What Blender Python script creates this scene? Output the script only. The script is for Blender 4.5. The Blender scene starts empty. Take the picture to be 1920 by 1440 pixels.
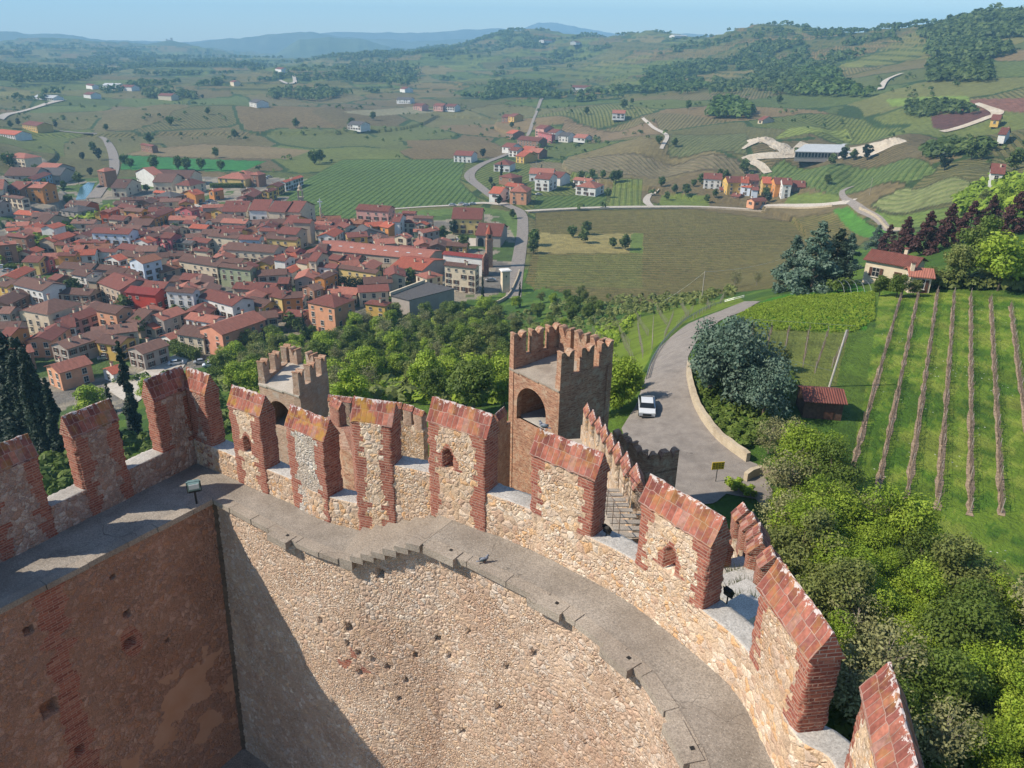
import bpy, math, random
import numpy as np
from mathutils import Vector, Matrix
random.seed(7); RNG=np.random.default_rng(7)
S=bpy.context.scene; COL=S.collection
rad=math.radians
# ------------------------------------------------------------ camera, world, sun, exposure
CH=90.0; F=1440.0; PITCH=rad(23.7); ROLL=rad(1.0)
_f=np.array([0,math.cos(PITCH),-math.sin(PITCH)]); _r=np.array([1.,0,0]); _u=np.cross(_r,_f)
CR=_r*math.cos(ROLL)+_u*math.sin(ROLL); CU=_u*math.cos(ROLL)-_r*math.sin(ROLL); CF=_f
cd=bpy.data.cameras.new('camera'); cam=bpy.data.objects.new('camera',cd); COL.objects.link(cam)
cd.sensor_width=36; cd.lens=F/1920*36; cd.clip_start=0.5; cd.clip_end=60000
cam.matrix_world=Matrix(((CR[0],CU[0],-CF[0],0),(CR[1],CU[1],-CF[1],0),(CR[2],CU[2],-CF[2],CH),(0,0,0,1)))
S.camera=cam
SUN_AZ=rad(190.0); SUN_EL=rad(43.0)      # direction to the sun: counter-clockwise from +X
sd=np.array([math.cos(SUN_AZ)*math.cos(SUN_EL),math.sin(SUN_AZ)*math.cos(SUN_EL),math.sin(SUN_EL)])
sl=bpy.data.lights.new('sun','SUN'); sl.energy=5.0; sl.angle=rad(0.53); sl.color=(1,0.91,0.77)
so=bpy.data.objects.new('sun',sl); COL.objects.link(so); so.rotation_euler=Vector(sd).to_track_quat('Z','Y').to_euler(); so.location=(-40,-20,120)
W=bpy.data.worlds.new('World'); S.world=W; W.use_nodes=True
nt=W.node_tree; bg=nt.nodes['Background']; sk=nt.nodes.new('ShaderNodeTexSky'); sk.sky_type='NISHITA'; sk.sun_disc=False
sk.sun_elevation=SUN_EL; sk.sun_rotation=math.pi/2-SUN_AZ; sk.altitude=100; sk.air_density=1.0; sk.dust_density=0.2; sk.ozone_density=3.0
nt.links.new(sk.outputs[0],bg.inputs[0]); bg.inputs[1].default_value=0.13
S.view_settings.view_transform='Standard'; S.view_settings.look='None'; S.view_settings.exposure=0.55; S.view_settings.gamma=1
S.render.engine='CYCLES'
try: S.cycles.volume_bounces=0; S.cycles.max_bounces=6; S.cycles.transparent_max_bounces=8
except Exception: pass
# ------------------------------------------------------------ helpers
def ray(px,py): return CR*((px-960)/F)+CU*((720-py)/F)+CF
def atz(px,py,z):
    d=ray(px,py); t=(z-CH)/d[2]; return np.array([0,0,CH])+d*t
def tag(o,label=None,cat=None,group=None,kind=None):
    if label: o['label']=label
    if cat: o['category']=cat
    if group: o['group']=group
    if kind: o['kind']=kind
    return o
def empty(name,loc,rz=0.0,**k):
    o=bpy.data.objects.new(name,None); COL.objects.link(o); o.location=[float(c) for c in loc]; o.rotation_euler=(0,0,float(rz)); o.empty_display_size=.3
    return tag(o,**k)
def link(name,me,parent=None,loc=None,rz=None):
    o=bpy.data.objects.new(name,me); COL.objects.link(o)
    if parent is not None: o.parent=parent
    if loc is not None: o.location=[float(c) for c in loc]
    if rz is not None: o.rotation_euler=(0,0,rz)
    return o
def boxuv(me):
    n=len(me.loops)
    if n==0: return
    co=np.empty(len(me.vertices)*3,np.float32); me.vertices.foreach_get('co',co); co=co.reshape(-1,3)
    vi=np.empty(n,np.int32); me.loops.foreach_get('vertex_index',vi)
    pn=np.empty(len(me.polygons)*3,np.float32); me.polygons.foreach_get('normal',pn); pn=pn.reshape(-1,3)
    lt=np.empty(len(me.polygons),np.int32); me.polygons.foreach_get('loop_total',lt)
    N=np.repeat(pn,lt,axis=0); P=co[vi]
    tx=-N[:,1]; ty=N[:,0]; L=np.maximum(np.hypot(tx,ty),1e-6); tx/=L; ty/=L
    u=P[:,0]*tx+P[:,1]*ty; v=P[:,2].copy()
    sl_=(np.abs(N[:,2])>.35)&(np.abs(N[:,2])<.97); v[sl_]/=np.maximum(L[sl_],.2)
    flat=np.abs(N[:,2])>=.97; u[flat]=P[flat,0]; v[flat]=P[flat,1]
    uv=me.uv_layers.new(name='UVMap'); uv.data.foreach_set('uv',np.stack([u,v],1).astype(np.float32).ravel())
def mesh(name,V,Fc,mats,mi=None,smooth=False,attrs=None,uv=True):
    me=bpy.data.meshes.new(name); V=np.asarray(V,np.float32).reshape(-1,3)
    if isinstance(Fc,np.ndarray):
        nf,k=Fc.shape; me.vertices.add(len(V)); me.vertices.foreach_set('co',V.ravel())
        me.loops.add(nf*k); me.loops.foreach_set('vertex_index',Fc.astype(np.int32).ravel())
        me.polygons.add(nf); me.polygons.foreach_set('loop_start',np.arange(0,nf*k,k,dtype=np.int32)); me.update(calc_edges=True)
    else:
        me.from_pydata([tuple(map(float,v)) for v in V],[],[tuple(int(i) for i in f) for f in Fc]); me.update()
    for m in (mats if isinstance(mats,(list,tuple)) else [mats]): me.materials.append(m)
    if mi is not None: me.polygons.foreach_set('material_index',np.asarray(mi,np.int32))
    if smooth: me.polygons.foreach_set('use_smooth',np.ones(len(me.polygons),bool))
    if isinstance(uv,np.ndarray):
        ul=me.uv_layers.new(name='UVMap'); vi=np.empty(len(me.loops),np.int32); me.loops.foreach_get('vertex_index',vi); ul.data.foreach_set('uv',uv.astype(np.float32)[vi].ravel())
    elif uv: boxuv(me)
    if attrs:
        for k,a in attrs.items():
            a=np.asarray(a,np.float32)
            if a.ndim==1: me.attributes.new(k,'FLOAT','POINT').data.foreach_set('value',a)
            else:
                if a.shape[1]==3: a=np.concatenate([a,np.ones((len(a),1),np.float32)],1)
                me.attributes.new(k,'FLOAT_COLOR','POINT').data.foreach_set('color',a.ravel())
    return me
class MB:                                    # collects simple solids for ONE mesh
    def __init__(s): s.V=[];s.F=[];s.M=[];s.n=0
    def add(s,V,Fc,m=0):
        V=np.asarray(V,float).reshape(-1,3); s.V.append(V); s.F+= [tuple(i+s.n for i in f) for f in Fc]; s.M+=[m]*len(Fc); s.n+=len(V); return s
    def box(s,c,d,rz=0,m=0,taper=1.0,rx=0,ry=0):
        x,y,z=[q/2 for q in d]; V=np.array([[-x,-y,-z],[x,-y,-z],[x,y,-z],[-x,y,-z],[-x*taper,-y*taper,z],[x*taper,-y*taper,z],[x*taper,y*taper,z],[-x*taper,y*taper,z]])
        R=np.array(Matrix.Rotation(rz,3,'Z')@Matrix.Rotation(ry,3,'Y')@Matrix.Rotation(rx,3,'X')); V=V@R.T+np.array(c,float)
        return s.add(V,[(0,3,2,1),(4,5,6,7),(0,1,5,4),(1,2,6,5),(2,3,7,6),(3,0,4,7)],m)
    def prism(s,P,z0,z1,m=0):                # vertical prism over polygon P (ccw)
        n=len(P); V=[(p[0],p[1],z0) for p in P]+[(p[0],p[1],z1) for p in P]
        return s.add(V,[tuple(range(n))[::-1],tuple(range(n,2*n))]+[(i,(i+1)%n,(i+1)%n+n,i+n) for i in range(n)],m)
    def extr(s,P,o,u,w,t,m=0):               # polygon P in (u,z) extruded along w by t
        o=np.array(o,float);u=np.array(u,float);w=np.array(w,float); n=len(P)
        A=[o+u*p[0]+np.array([0,0,p[1]]) for p in P]; B=[a+w*t for a in A]
        return s.add(A+B,[tuple(range(n)),tuple(range(n,2*n))[::-1]]+[(i,i+n,(i+1)%n+n,(i+1)%n) for i in range(n)],m)
    def tube(s,a,b,r0,r1=None,n=8,m=0):
        r1=r0 if r1 is None else r1; a=np.array(a,float);b=np.array(b,float);d=b-a; L=np.linalg.norm(d)+1e-9; d/=L
        q=np.cross(d,[0,0,1.]); q=q if np.linalg.norm(q)>.01 else np.array([1.,0,0]); q/=np.linalg.norm(q); w=np.cross(d,q)
        V=[a+(q*math.cos(t)+w*math.sin(t))*r0 for t in np.linspace(0,2*math.pi,n,endpoint=False)]+[b+(q*math.cos(t)+w*math.sin(t))*r1 for t in np.linspace(0,2*math.pi,n,endpoint=False)]
        return s.add(V,[tuple(range(n)),tuple(range(n,2*n))[::-1]]+[(i,i+n,(i+1)%n+n,(i+1)%n) for i in range(n)],m)
    def ball(s,c,r,m=0,nu=10,nv=7):
        r=np.array(r if hasattr(r,'__len__') else (r,r,r),float); V=[(0,0,1)]; 
        for j in range(1,nv):
            for i in range(nu): V.append((math.sin(math.pi*j/nv)*math.cos(2*math.pi*i/nu),math.sin(math.pi*j/nv)*math.sin(2*math.pi*i/nu),math.cos(math.pi*j/nv)))
        V.append((0,0,-1)); Fc=[(0,1+i,1+(i+1)%nu) for i in range(nu)]
        for j in range(nv-2):
            for i in range(nu): a=1+j*nu+i;b=1+j*nu+(i+1)%nu; Fc.append((a,a+nu,b+nu,b))
        k=len(V)-1; Fc+=[(k,k-nu+(i+1)%nu,k-nu+i) for i in range(nu)]
        return s.add(np.array(V)*r+np.array(c,float),Fc,m)
    def me(s,name,mats,smooth=False): return mesh(name,np.concatenate(s.V),s.F,mats,s.M,smooth)
    def build(s,name,mats,parent=None,smooth=False,loc=None,rz=None): return link(name,s.me(name,mats,smooth),parent,loc,rz)
def copy_tree(o,parent=None):
    c=o.copy(); COL.objects.link(c)
    if parent is not None: c.parent=parent
    for ch in o.children: copy_tree(ch,c)
    return c
def grid_faces(nu,nv,closed=False):          # verts index i*nv+j
    i=np.arange(nu if closed else nu-1)[:,None]; j=np.arange(nv-1)[None,:]; i2=(i+1)%nu
    return np.stack([i*nv+j+0*i2,i2*nv+j,i2*nv+j+1,i*nv+j+1+0*i2],-1).reshape(-1,4)
def h2(ix,iy,s=0):
    n=(ix.astype(np.int64)*374761393+iy.astype(np.int64)*668265263+s*974634777)&0xffffffff
    n=((n^(n>>13))*1274126177)&0xffffffff; n=n^(n>>16); return (n&0xffffff)/float(0xffffff)
def vnoise(x,y,s=0):
    xi=np.floor(x);yi=np.floor(y);fx=x-xi;fy=y-yi;fx=fx*fx*(3-2*fx);fy=fy*fy*(3-2*fy)
    return (h2(xi,yi,s)*(1-fx)+h2(xi+1,yi,s)*fx)*(1-fy)+(h2(xi,yi+1,s)*(1-fx)+h2(xi+1,yi+1,s)*fx)*fy
def fbm(x,y,s=0,o=4):
    a=0;w=.5;t=0
    for k in range(o): a=a+w*vnoise(x*2**k,y*2**k,s+k*17); t+=w; w*=.5
    return a/t
def sst(a,b,x): t=np.clip((x-a)/(b-a),0,1); return t*t*(3-2*t)
def inpoly(x,y,P):
    r=np.zeros(np.shape(x),bool); n=len(P)
    for i in range(n):
        x1,y1=P[i][:2];x2,y2=P[(i+1)%n][:2]
        c=((y1>y)!=(y2>y))&(x<(x2-x1)*(y-y1)/((y2-y1) if y2!=y1 else 1e-9)+x1); r^=c
    return r
# ------------------------------------------------------------ terrain height field
NP=[(1212,775,54),(1230,700,54),(1290,640,53.6),(1340,600,52.5),(1400,573,51),(1450,960,54),(1270,900,54),(1180,800,54),(1400,860,54.6),
 (1480,820,55.5),(1400,700,55.5),(1500,640,55),(1600,900,55),(1900,950,55),(1900,700,55),(1700,560,54.5),(1890,560,55),(1640,545,53),(1500,560,50.5),(1560,600,54.5),
 (1640,520,50),(1480,548,49),(1900,470,56),(1780,470,52),(1920,410,56),(1800,440,50),
 (1350,548,30),(1250,600,34),(1180,650,38),(1100,680,38),(1180,700,46),(1100,600,20),(1250,560,12),(1350,530,8),(1050,560,6),
 (700,765,44),(700,700,22),(850,730,32),(850,660,18),(880,600,6),(600,690,16),(500,700,16),(600,640,1),(480,650,0),(350,665,0),(440,720,20),
 (200,700,0),(60,720,0),(60,800,14),(200,800,18),(330,760,14),(20,900,34),
 (880,560,0),(750,610,0),(930,570,2),(950,640,14),(950,700,30),(60,640,0),(300,600,0),(500,560,0),(60,560,0),(700,520,0),(950,500,0),(1000,520,2),(1150,500,0),(1300,480,2),(1450,470,4),(1560,470,8),
 (500,440,0),(200,440,0),(20,440,0),(800,420,0),(1000,400,0),(1300,395,0),(1500,395,4),(1600,420,8),(1680,428,14),(1590,365,8),(1660,440,18),
 (500,330,0),(200,330,0),(0,330,0),(800,330,0),(1000,330,0),(1250,330,0),(1400,340,6),(1500,340,8),(1580,300,9),(1700,370,20),(1800,380,32),(1900,345,34),(1780,320,22)]
FPts={-60:[(330,560),(260,700),(200,1000),(150,1700),(110,2800),(84,4600)],
 0:[(260,None),(215,None),(180,1250),(150,1700),(115,2800),(82,4600)],
 300:[(260,None),(215,None),(185,1130),(150,1700),(118,2600),(80,4600)],
 420:[(260,None),(215,None),(185,1130),(160,1450),(125,2500),(103,4300)],
 530:[(260,None),(215,None),(190,1130),(160,1500),(134,1950)],
 640:[(260,None),(215,None),(190,1130),(160,1500),(135,1800),(112,2500)],
 720:[(260,None),(215,None),(190,1150),(160,1600),(125,2100),(97,3200)],
 830:[(260,None),(215,None),(190,1180),(165,1500),(125,2100),(88,3200)],
 960:[(260,None),(220,None),(190,1150),(160,1450),(125,1900),(90,2600),(57,3400)],
 1050:[(260,None),(215,900),(185,1180),(160,1450),(125,1850),(95,2400),(60,3100)],
 1150:[(260,None),(215,900),(185,1150),(150,1450),(115,1850),(75,2700)],
 1230:[(260,650),(215,850),(180,1080),(150,1350),(100,1800),(52,2500)],
 1330:[(280,600),(230,780),(190,980),(150,1300),(100,1700),(70,2200)],
 1440:[(270,610),(230,760),(190,950),(150,1200),(100,1550),(41,2100)],
 1560:[(280,540),(230,700),(190,880),(150,1100),(100,1450),(60,2000)],
 1700:[(300,470),(240,600),(190,780),(150,930),(100,1250),(50,1650)],
 1800:[(300,430),(240,560),(190,730),(150,870),(90,1150),(30,1500)],
 1920:[(300,400),(240,520),(190,700),(140,850),(80,1100),(18,1450)],
 2050:[(300,380),(240,500),(190,680),(140,820),(80,1050),(5,1400)]}
_pts=[]
for px,py,z in NP:
    p=atz(px,py,z); _pts.append((math.degrees(math.atan2(p[0],p[1])),math.log(math.hypot(p[0],p[1])),z))
for px,L in FPts.items():
    for k,(py,r) in enumerate(L):
        d=ray(px,py); hr=math.hypot(d[0],d[1])
        if r is None: r=CH*hr/(-d[2])
        z=CH+d[2]/hr*r; a=math.degrees(math.atan2(d[0],d[1])); _pts.append((a,math.log(r),z))
    _pts.append((a,math.log(r*1.35),z*.6)); _pts.append((a,math.log(r*2.2),min(20,z*.3)))
for a in (-75,-50,-35,-20,-8,0,8,16,25,35,50,75):
    for r in (14,30): _pts.append((a,math.log(r),56))
    _pts.append((a,math.log(9000),0))
for a in (18,26,35,50,75): _pts.append((a,math.log(48),55))
for a in (50,75): _pts+= [(a,math.log(80),56),(a,math.log(130),57)]
for a in (-10,-20): _pts.append((a,math.log(48),50))
for a in (-35,-50,-75): _pts+=[(a,math.log(50),46),(a,math.log(80),25),(a,math.log(210),0)]
_pts=np.array(_pts); SX,SY=1/11.,2.6
_X=np.stack([_pts[:,0]*SX,_pts[:,1]*SY],1)
_D=np.linalg.norm(_X[:,None]-_X[None],axis=-1); _n=len(_X)
_A=np.zeros((_n+1,_n+1)); _A[:_n,:_n]=_D; _A[:_n,_n]=1;_A[_n,:_n]=1; _A[:_n,:_n]-=np.eye(_n)*.012
_w=np.linalg.solve(_A,np.append(_pts[:,2],0))
TA=np.arange(-76,76.01,.75); TL=np.arange(math.log(12),math.log(9500),.02)
_gx,_gy=np.meshgrid(TA*SX,TL*SY,indexing='ij'); TB=np.full(_gx.shape,_w[-1])
for k in range(_n): TB+=_w[k]*np.hypot(_gx-_X[k,0],_gy-_X[k,1])
for _ in range(2):
    TB[1:-1]=(TB[:-2]+2*TB[1:-1]+TB[2:])/4; TB[:,1:-1]=(TB[:,:-2]+2*TB[:,1:-1]+TB[:,2:])/4
def height(x,y,detail=True):
    x=np.asarray(x,float);y=np.asarray(y,float); r=np.maximum(np.hypot(x,y),12.5); a=np.clip(np.degrees(np.arctan2(x,y)),-75.5,75.5)
    i=(a-TA[0])/.75; j=np.clip((np.log(r)-TL[0])/.02,0,len(TL)-1.01); i0=np.floor(i).astype(int);j0=np.floor(j).astype(int);fi=i-i0;fj=j-j0; i0=np.clip(i0,0,len(TA)-2)
    z=(TB[i0,j0]*(1-fi)+TB[i0+1,j0]*fi)*(1-fj)+(TB[i0,j0+1]*(1-fi)+TB[i0+1,j0+1]*fi)*fj
    z=np.where((r>230)&(r<1300)&(z<3),np.maximum(z*.15,-1),z)
    if detail:
        hill=sst(900,1500,r)*sst(6,25,z)
        z=z+hill*((fbm(x/260,y/260,3)-.5)*r*.018+(fbm(x/90,y/90,5)-.5)*7)
        st=5+r/900; q=z/st; f=q-np.floor(q); z=z*(1-.75*hill)+.75*hill*(np.floor(q)+sst(.65,1.,f))*st
    return z
def h1(x,y): return float(height(np.array([x]),np.array([y]))[0])
_RS=np.exp(np.arange(math.log(30),math.log(7000),.004))
def ground(px,py,up=0.0):                    # where the ray through a photo point meets the ground
    d=ray(px,py); hr=math.hypot(d[0],d[1]); x=d[0]/hr*_RS; y=d[1]/hr*_RS; z=CH+d[2]/hr*_RS; g=height(x,y)+up
    k=np.where(z<=g)[0]; k=k[0] if len(k) else len(_RS)-1
    if k>0:
        a=z[k-1]-g[k-1]; b=g[k]-z[k]; t=a/(a+b+1e-9); return np.array([x[k-1]+(x[k]-x[k-1])*t,y[k-1]+(y[k]-y[k-1])*t,g[k-1]+(g[k]-g[k-1])*t-up])
    return np.array([x[k],y[k],g[k]])
# ------------------------------------------------------------ materials
def srgb(*c):
    c=[q/255 for q in c]; return tuple((q/12.92 if q<=.04045 else ((q+.055)/1.055)**2.4) for q in c)
class NB:
    def __init__(s,name,disp=False):
        s.m=bpy.data.materials.new(name); s.m.use_nodes=True; s.t=s.m.node_tree; s.N=s.t.nodes; s.L=s.t.links; s.b=s.N['Principled BSDF']; s.out=s.N['Material Output']
        s.b.inputs['Roughness'].default_value=.9; s.b.inputs['Specular IOR Level'].default_value=.25
        if disp: s.m.displacement_method='BOTH'
    def n(s,t,**k):
        o=s.N.new('ShaderNode'+t)
        for a,v in k.items():
            if a.startswith('i_'): o.inputs[a[2:].replace('_',' ')].default_value=v
            else: setattr(o,a,v)
        return o
    def set(s,sock,v):
        if hasattr(v,'is_output'): s.L.new(v,sock)
        else: sock.default_value=v
    def math(s,op,a,b=0.,c=0.,clamp=False):
        o=s.N.new('ShaderNodeMath'); o.operation=op; o.use_clamp=clamp
        for k,v in enumerate((a,b,c)): s.set(o.inputs[k],v)
        return o.outputs[0]
    def mix(s,f,a,b,blend='MIX'):
        o=s.N.new('ShaderNodeMix'); o.data_type='RGBA'; o.blend_type=blend; s.set(o.inputs[0],f)
        for k,v in ((6,a),(7,b)): s.set(o.inputs[k],v if hasattr(v,'is_output') else (*v,1) if len(v)==3 else v)
        return o.outputs[2]
    def ramp(s,f,stops,const=False):
        o=s.N.new('ShaderNodeValToRGB'); e=o.color_ramp.elements; o.color_ramp.interpolation='CONSTANT' if const else 'LINEAR'
        while len(e)<len(stops): e.new(.5)
        for k,(p,c) in enumerate(stops): e[k].position=p; e[k].color=(*c,1) if len(c)==3 else c
        s.L.new(f,o.inputs[0]); return o.outputs[0]
    def gray(s,f,a,b): return s.ramp(f,[(a,(0,0,0)),(b,(1,1,1))])
    def pos(s,kind='Object'): return s.n('TexCoord').outputs[kind]
    def attr(s,name,out='Fac'): return s.n('Attribute',attribute_name=name).outputs[out]
    def noise(s,v,sc,det=3.,rough=.55,out=0):
        o=s.n('TexNoise'); o.inputs['Scale'].default_value=sc; o.inputs['Detail'].default_value=det; o.inputs['Roughness'].default_value=rough; s.L.new(v,o.inputs['Vector']); return o.outputs[out]
    def warp(s,v,sc,amt):
        nz=s.noise(v,sc,2,out=1); a=s.n('VectorMath',operation='SUBTRACT'); s.L.new(nz,a.inputs[0]); a.inputs[1].default_value=(.5,.5,.5)
        b=s.n('VectorMath',operation='SCALE'); s.L.new(a.outputs[0],b.inputs[0]); b.inputs['Scale'].default_value=amt
        c=s.n('VectorMath',operation='ADD'); s.L.new(v,c.inputs[0]); s.L.new(b.outputs[0],c.inputs[1]); return c.outputs[0]
    def vor(s,v,sc,feat='F1',rnd=1.,out=0):
        o=s.n('TexVoronoi',feature=feat); o.inputs['Scale'].default_value=sc; o.inputs['Randomness'].default_value=rnd; s.L.new(v,o.inputs['Vector']); return o.outputs[out]
    def bump(s,hgt,dist,st=1.):
        o=s.n('Bump'); o.inputs['Distance'].default_value=dist; o.inputs['Strength'].default_value=st; s.L.new(hgt,o.inputs['Height'])
        s.L.new(o.outputs[0],s.b.inputs['Normal'])
    def disp(s,hgt,sc,mid=.5):
        o=s.n('Displacement'); o.inputs['Scale'].default_value=sc; o.inputs['Midlevel'].default_value=mid; s.L.new(hgt,o.inputs['Height']); s.L.new(o.outputs[0],s.out.inputs['Displacement'])
    def col(s,c): s.set(s.b.inputs['Base Color'],c if hasattr(c,'is_output') else (*c,1)); return s
def plain(name,c,rough=.8,metal=0.,var=.12,sc=6.,bump=0.):
    n=NB(name); p=n.pos(); f=n.noise(p,sc,4)
    a=tuple(q*(1-var) for q in c); b=tuple(min(1,q*(1+var)) for q in c)
    n.col(n.ramp(f,[(.3,a),(.7,b)])); n.b.inputs['Roughness'].default_value=rough; n.b.inputs['Metallic'].default_value=metal
    if bump: n.bump(n.noise(p,sc*4,3),bump)
    return n.m
def stone_parts(n,p,sc,cols,mortar):
    fine=n.noise(p,sc*7,4); k=len(cols); res=[]
    for q in (sc,sc*1.75):
        w=n.warp(p,q*.55,.75/q); w=n.warp(w,q*2.2,.34/q)
        idc=n.vor(w,q,out=1); sep=n.n('SeparateColor'); n.L.new(idc,sep.inputs[0]); e=n.vor(w,q,'DISTANCE_TO_EDGE')
        c=n.ramp(sep.outputs[0],[(i/k,v) for i,v in enumerate(cols)],True); c=n.mix(n.math('MULTIPLY',sep.outputs[1],.28),c,(.16,.115,.085))
        hgt=n.math('ADD',n.gray(e,0,.26),n.math('MULTIPLY',sep.outputs[2],.4)); c=n.mix(n.gray(e,.0,.045),mortar,c); res.append((c,hgt))
    mk=n.gray(n.noise(p,.9,4),.49,.53); c=n.mix(mk,res[0][0],res[1][0]); mx=n.N.new('ShaderNodeMix'); n.L.new(mk,mx.inputs[0]); n.L.new(res[0][1],mx.inputs[2]); n.L.new(res[1][1],mx.inputs[3]); hgt=mx.outputs[0]
    sm=n.gray(n.noise(p,1.7,6,.7),.50,.62); c=n.mix(n.math('MULTIPLY',sm,.74),c,mortar); hgt=n.math('MULTIPLY',hgt,n.math('SUBTRACT',1.,n.math('MULTIPLY',sm,.5)))
    c=n.mix(.6,c,n.ramp(fine,[(.3,(.22,.22,.22)),(.7,(.82,.82,.82))]),'OVERLAY'); hgt=n.math('ADD',hgt,n.math('MULTIPLY',fine,.3)); return c,hgt
def brick_parts(n,uv,w,h,mor,cols,mcol,off=.5):
    b=n.n('TexBrick',offset=off); b.inputs['Scale'].default_value=1.0; b.inputs['Brick Width'].default_value=w; b.inputs['Row Height'].default_value=h
    b.inputs['Mortar Size'].default_value=mor; b.inputs['Mortar Smooth'].default_value=.3; b.inputs['Color1'].default_value=(0,0,0,1); b.inputs['Color2'].default_value=(1,1,1,1); b.inputs['Mortar'].default_value=(.5,.5,.5,1)
    n.L.new(uv,b.inputs['Vector']); k=len(cols)
    c=n.ramp(b.outputs[0],[(i/(k-1),q) for i,q in enumerate(cols)]); f=n.noise(uv,14,4); c=n.mix(.5,c,n.ramp(f,[(.3,(.3,.3,.3)),(.7,(.75,.75,.75))]),'OVERLAY')
    c=n.mix(b.outputs[1],c,mcol); hgt=n.math('SUBTRACT',n.math('MULTIPLY',f,.3),b.outputs[1]); return c,hgt
CREAM=[(.50,.37,.25),(.54,.42,.31),(.43,.32,.23),(.56,.46,.36),(.52,.32,.17),(.47,.37,.29),(.58,.49,.40),(.42,.29,.21)]
PALE=[(.48,.38,.30),(.44,.33,.25),(.55,.47,.39),(.40,.30,.23),(.50,.37,.26),(.48,.41,.35),(.45,.32,.24)]
BRK=[(.17,.05,.037),(.25,.078,.052),(.31,.11,.07),(.22,.068,.052),(.35,.16,.11)]
def rubble(name,sc,cols,mortar,disp=.03,attrs=True,tint=None):
    n=NB(name,disp>0); p=n.pos(); uv=n.pos('UV'); c,h=stone_parts(n,p,sc,cols,mortar)
    big=n.noise(p,.35,3); c=n.mix(.42,c,n.ramp(big,[(.33,(.36,.27,.22)),(.5,(.5,.46,.42)),(.67,(.66,.64,.62))]),'OVERLAY')
    if attrs:
        bc,bh=brick_parts(n,uv,.27,.078,.011,BRK,(.34,.22,.165)); 
        ed=n.attr('ed'); rowi=n.math('FLOOR',n.math('DIVIDE',n.n('SeparateXYZ').outputs[2],.156))
        sep=n.N[-1] if False else None
        sx=n.n('SeparateXYZ'); n.L.new(p,sx.inputs[0]); rowi=n.math('FLOOR',n.math('DIVIDE',sx.outputs[2],.156))
        wn=n.n('TexWhiteNoise',noise_dimensions='1D'); n.L.new(rowi,wn.inputs['W']); thr=n.math('ADD',.20,n.math('MULTIPLY',wn.outputs[0],.26))
        thr=n.math('ADD',thr,n.math('MULTIPLY',n.math('SUBTRACT',n.noise(p,1.6,2),.5),.35))
        mk=n.math('LESS_THAN',ed,thr); c=n.mix(mk,c,bc); mx=n.N.new('ShaderNodeMix'); n.L.new(mk,mx.inputs[0]); n.L.new(h,mx.inputs[2]); n.set(mx.inputs[3],n.math('MULTIPLY',n.math('ADD',bh,.6),.6)); h=mx.outputs[0]
        pl=n.attr('pl'); pf=n.math('GREATER_THAN',n.math('ADD',pl,n.math('MULTIPLY',n.math('SUBTRACT',n.noise(p,.9,4),.5),1.1)),.5)
        pc=n.ramp(n.noise(p,1.2,5),[(.3,(.36,.19,.115)),(.7,(.42,.25,.17))]); c=n.mix(pf,c,pc)
        mx=n.N.new('ShaderNodeMix'); n.L.new(pf,mx.inputs[0]); n.L.new(h,mx.inputs[2]); n.set(mx.inputs[3],n.math('ADD',.5,n.math('MULTIPLY',n.noise(p,6,3),.15))); h=mx.outputs[0]
    if tint: c=n.mix(1.,c,tint,'MULTIPLY')
    n.col(c)
    if disp>0: n.disp(h,disp)
    else: n.bump(h,.03)
    return n.m
M={}
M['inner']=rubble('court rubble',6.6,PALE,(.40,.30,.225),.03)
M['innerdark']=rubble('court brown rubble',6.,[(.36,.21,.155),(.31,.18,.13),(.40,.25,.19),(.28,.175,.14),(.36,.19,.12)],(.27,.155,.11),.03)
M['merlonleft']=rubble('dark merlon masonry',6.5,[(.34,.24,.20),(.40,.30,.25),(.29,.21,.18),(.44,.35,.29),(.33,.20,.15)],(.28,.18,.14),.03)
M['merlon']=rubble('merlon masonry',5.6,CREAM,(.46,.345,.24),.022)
M['greym']=rubble('grey merlon masonry',8.,[(.46,.43,.39),(.52,.50,.46),(.40,.36,.31),(.55,.50,.42)],(.34,.29,.24),.03)
M['parapet']=rubble('parapet masonry',5.4,CREAM,(.45,.33,.23),.022)
M['rubblefar']=rubble('outer masonry',3.,CREAM,(.24,.18,.12),0,False)
def mk_tilebrick(name,ochre):
    n=NB(name); uv=n.pos('UV'); p=n.pos(); c,h=brick_parts(n,uv,.155,.31,.010,[(.12,.042,.036),(.23,.075,.055),(.33,.13,.09),(.18,.06,.05),(.30,.17,.135)],(.30,.19,.155),.5)
    c=n.mix(.55,c,n.ramp(n.noise(p,3.2,6,.72),[(.32,(.22,.2,.2)),(.68,(.74,.72,.7))]),'OVERLAY'); yel=n.math('MULTIPLY',n.gray(n.noise(p,2.2,5,.65),.50,.62),ochre); c=n.mix(n.math('MULTIPLY',yel,.75),c,(.34,.19,.035))
    rd=n.attr('rd'); st=n.math('GREATER_THAN',n.math('ADD',n.noise(p,9,5,.7),n.math('MULTIPLY',rd,-1.2)),.45); c=n.mix(n.math('MULTIPLY',st,.7),c,(.58,.53,.50))
    n.col(c); n.bump(h,.012,.8); return n.m
M['cop_y']=mk_tilebrick('ochre coping brick',1.0); M['cop']=mk_tilebrick('red coping brick',.45)
def mk_brickwall(name,cols,mc,patch=None):
    n=NB(name); uv=n.pos('UV'); p=n.pos(); c,h=brick_parts(n,uv,.27,.078,.012,cols,mc)
    c=n.mix(.45,c,n.ramp(n.noise(p,.8,5,.65),[(.3,(.3,.28,.27)),(.7,(.72,.66,.6))]),'OVERLAY')
    if patch: c=n.mix(n.gray(n.noise(p,1.5,7,.75),.52,.60),c,patch)
    n.col(c); n.bump(n.math('ADD',h,n.math('MULTIPLY',n.noise(p,5,5,.7),2.2)),.035); return n.m
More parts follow.
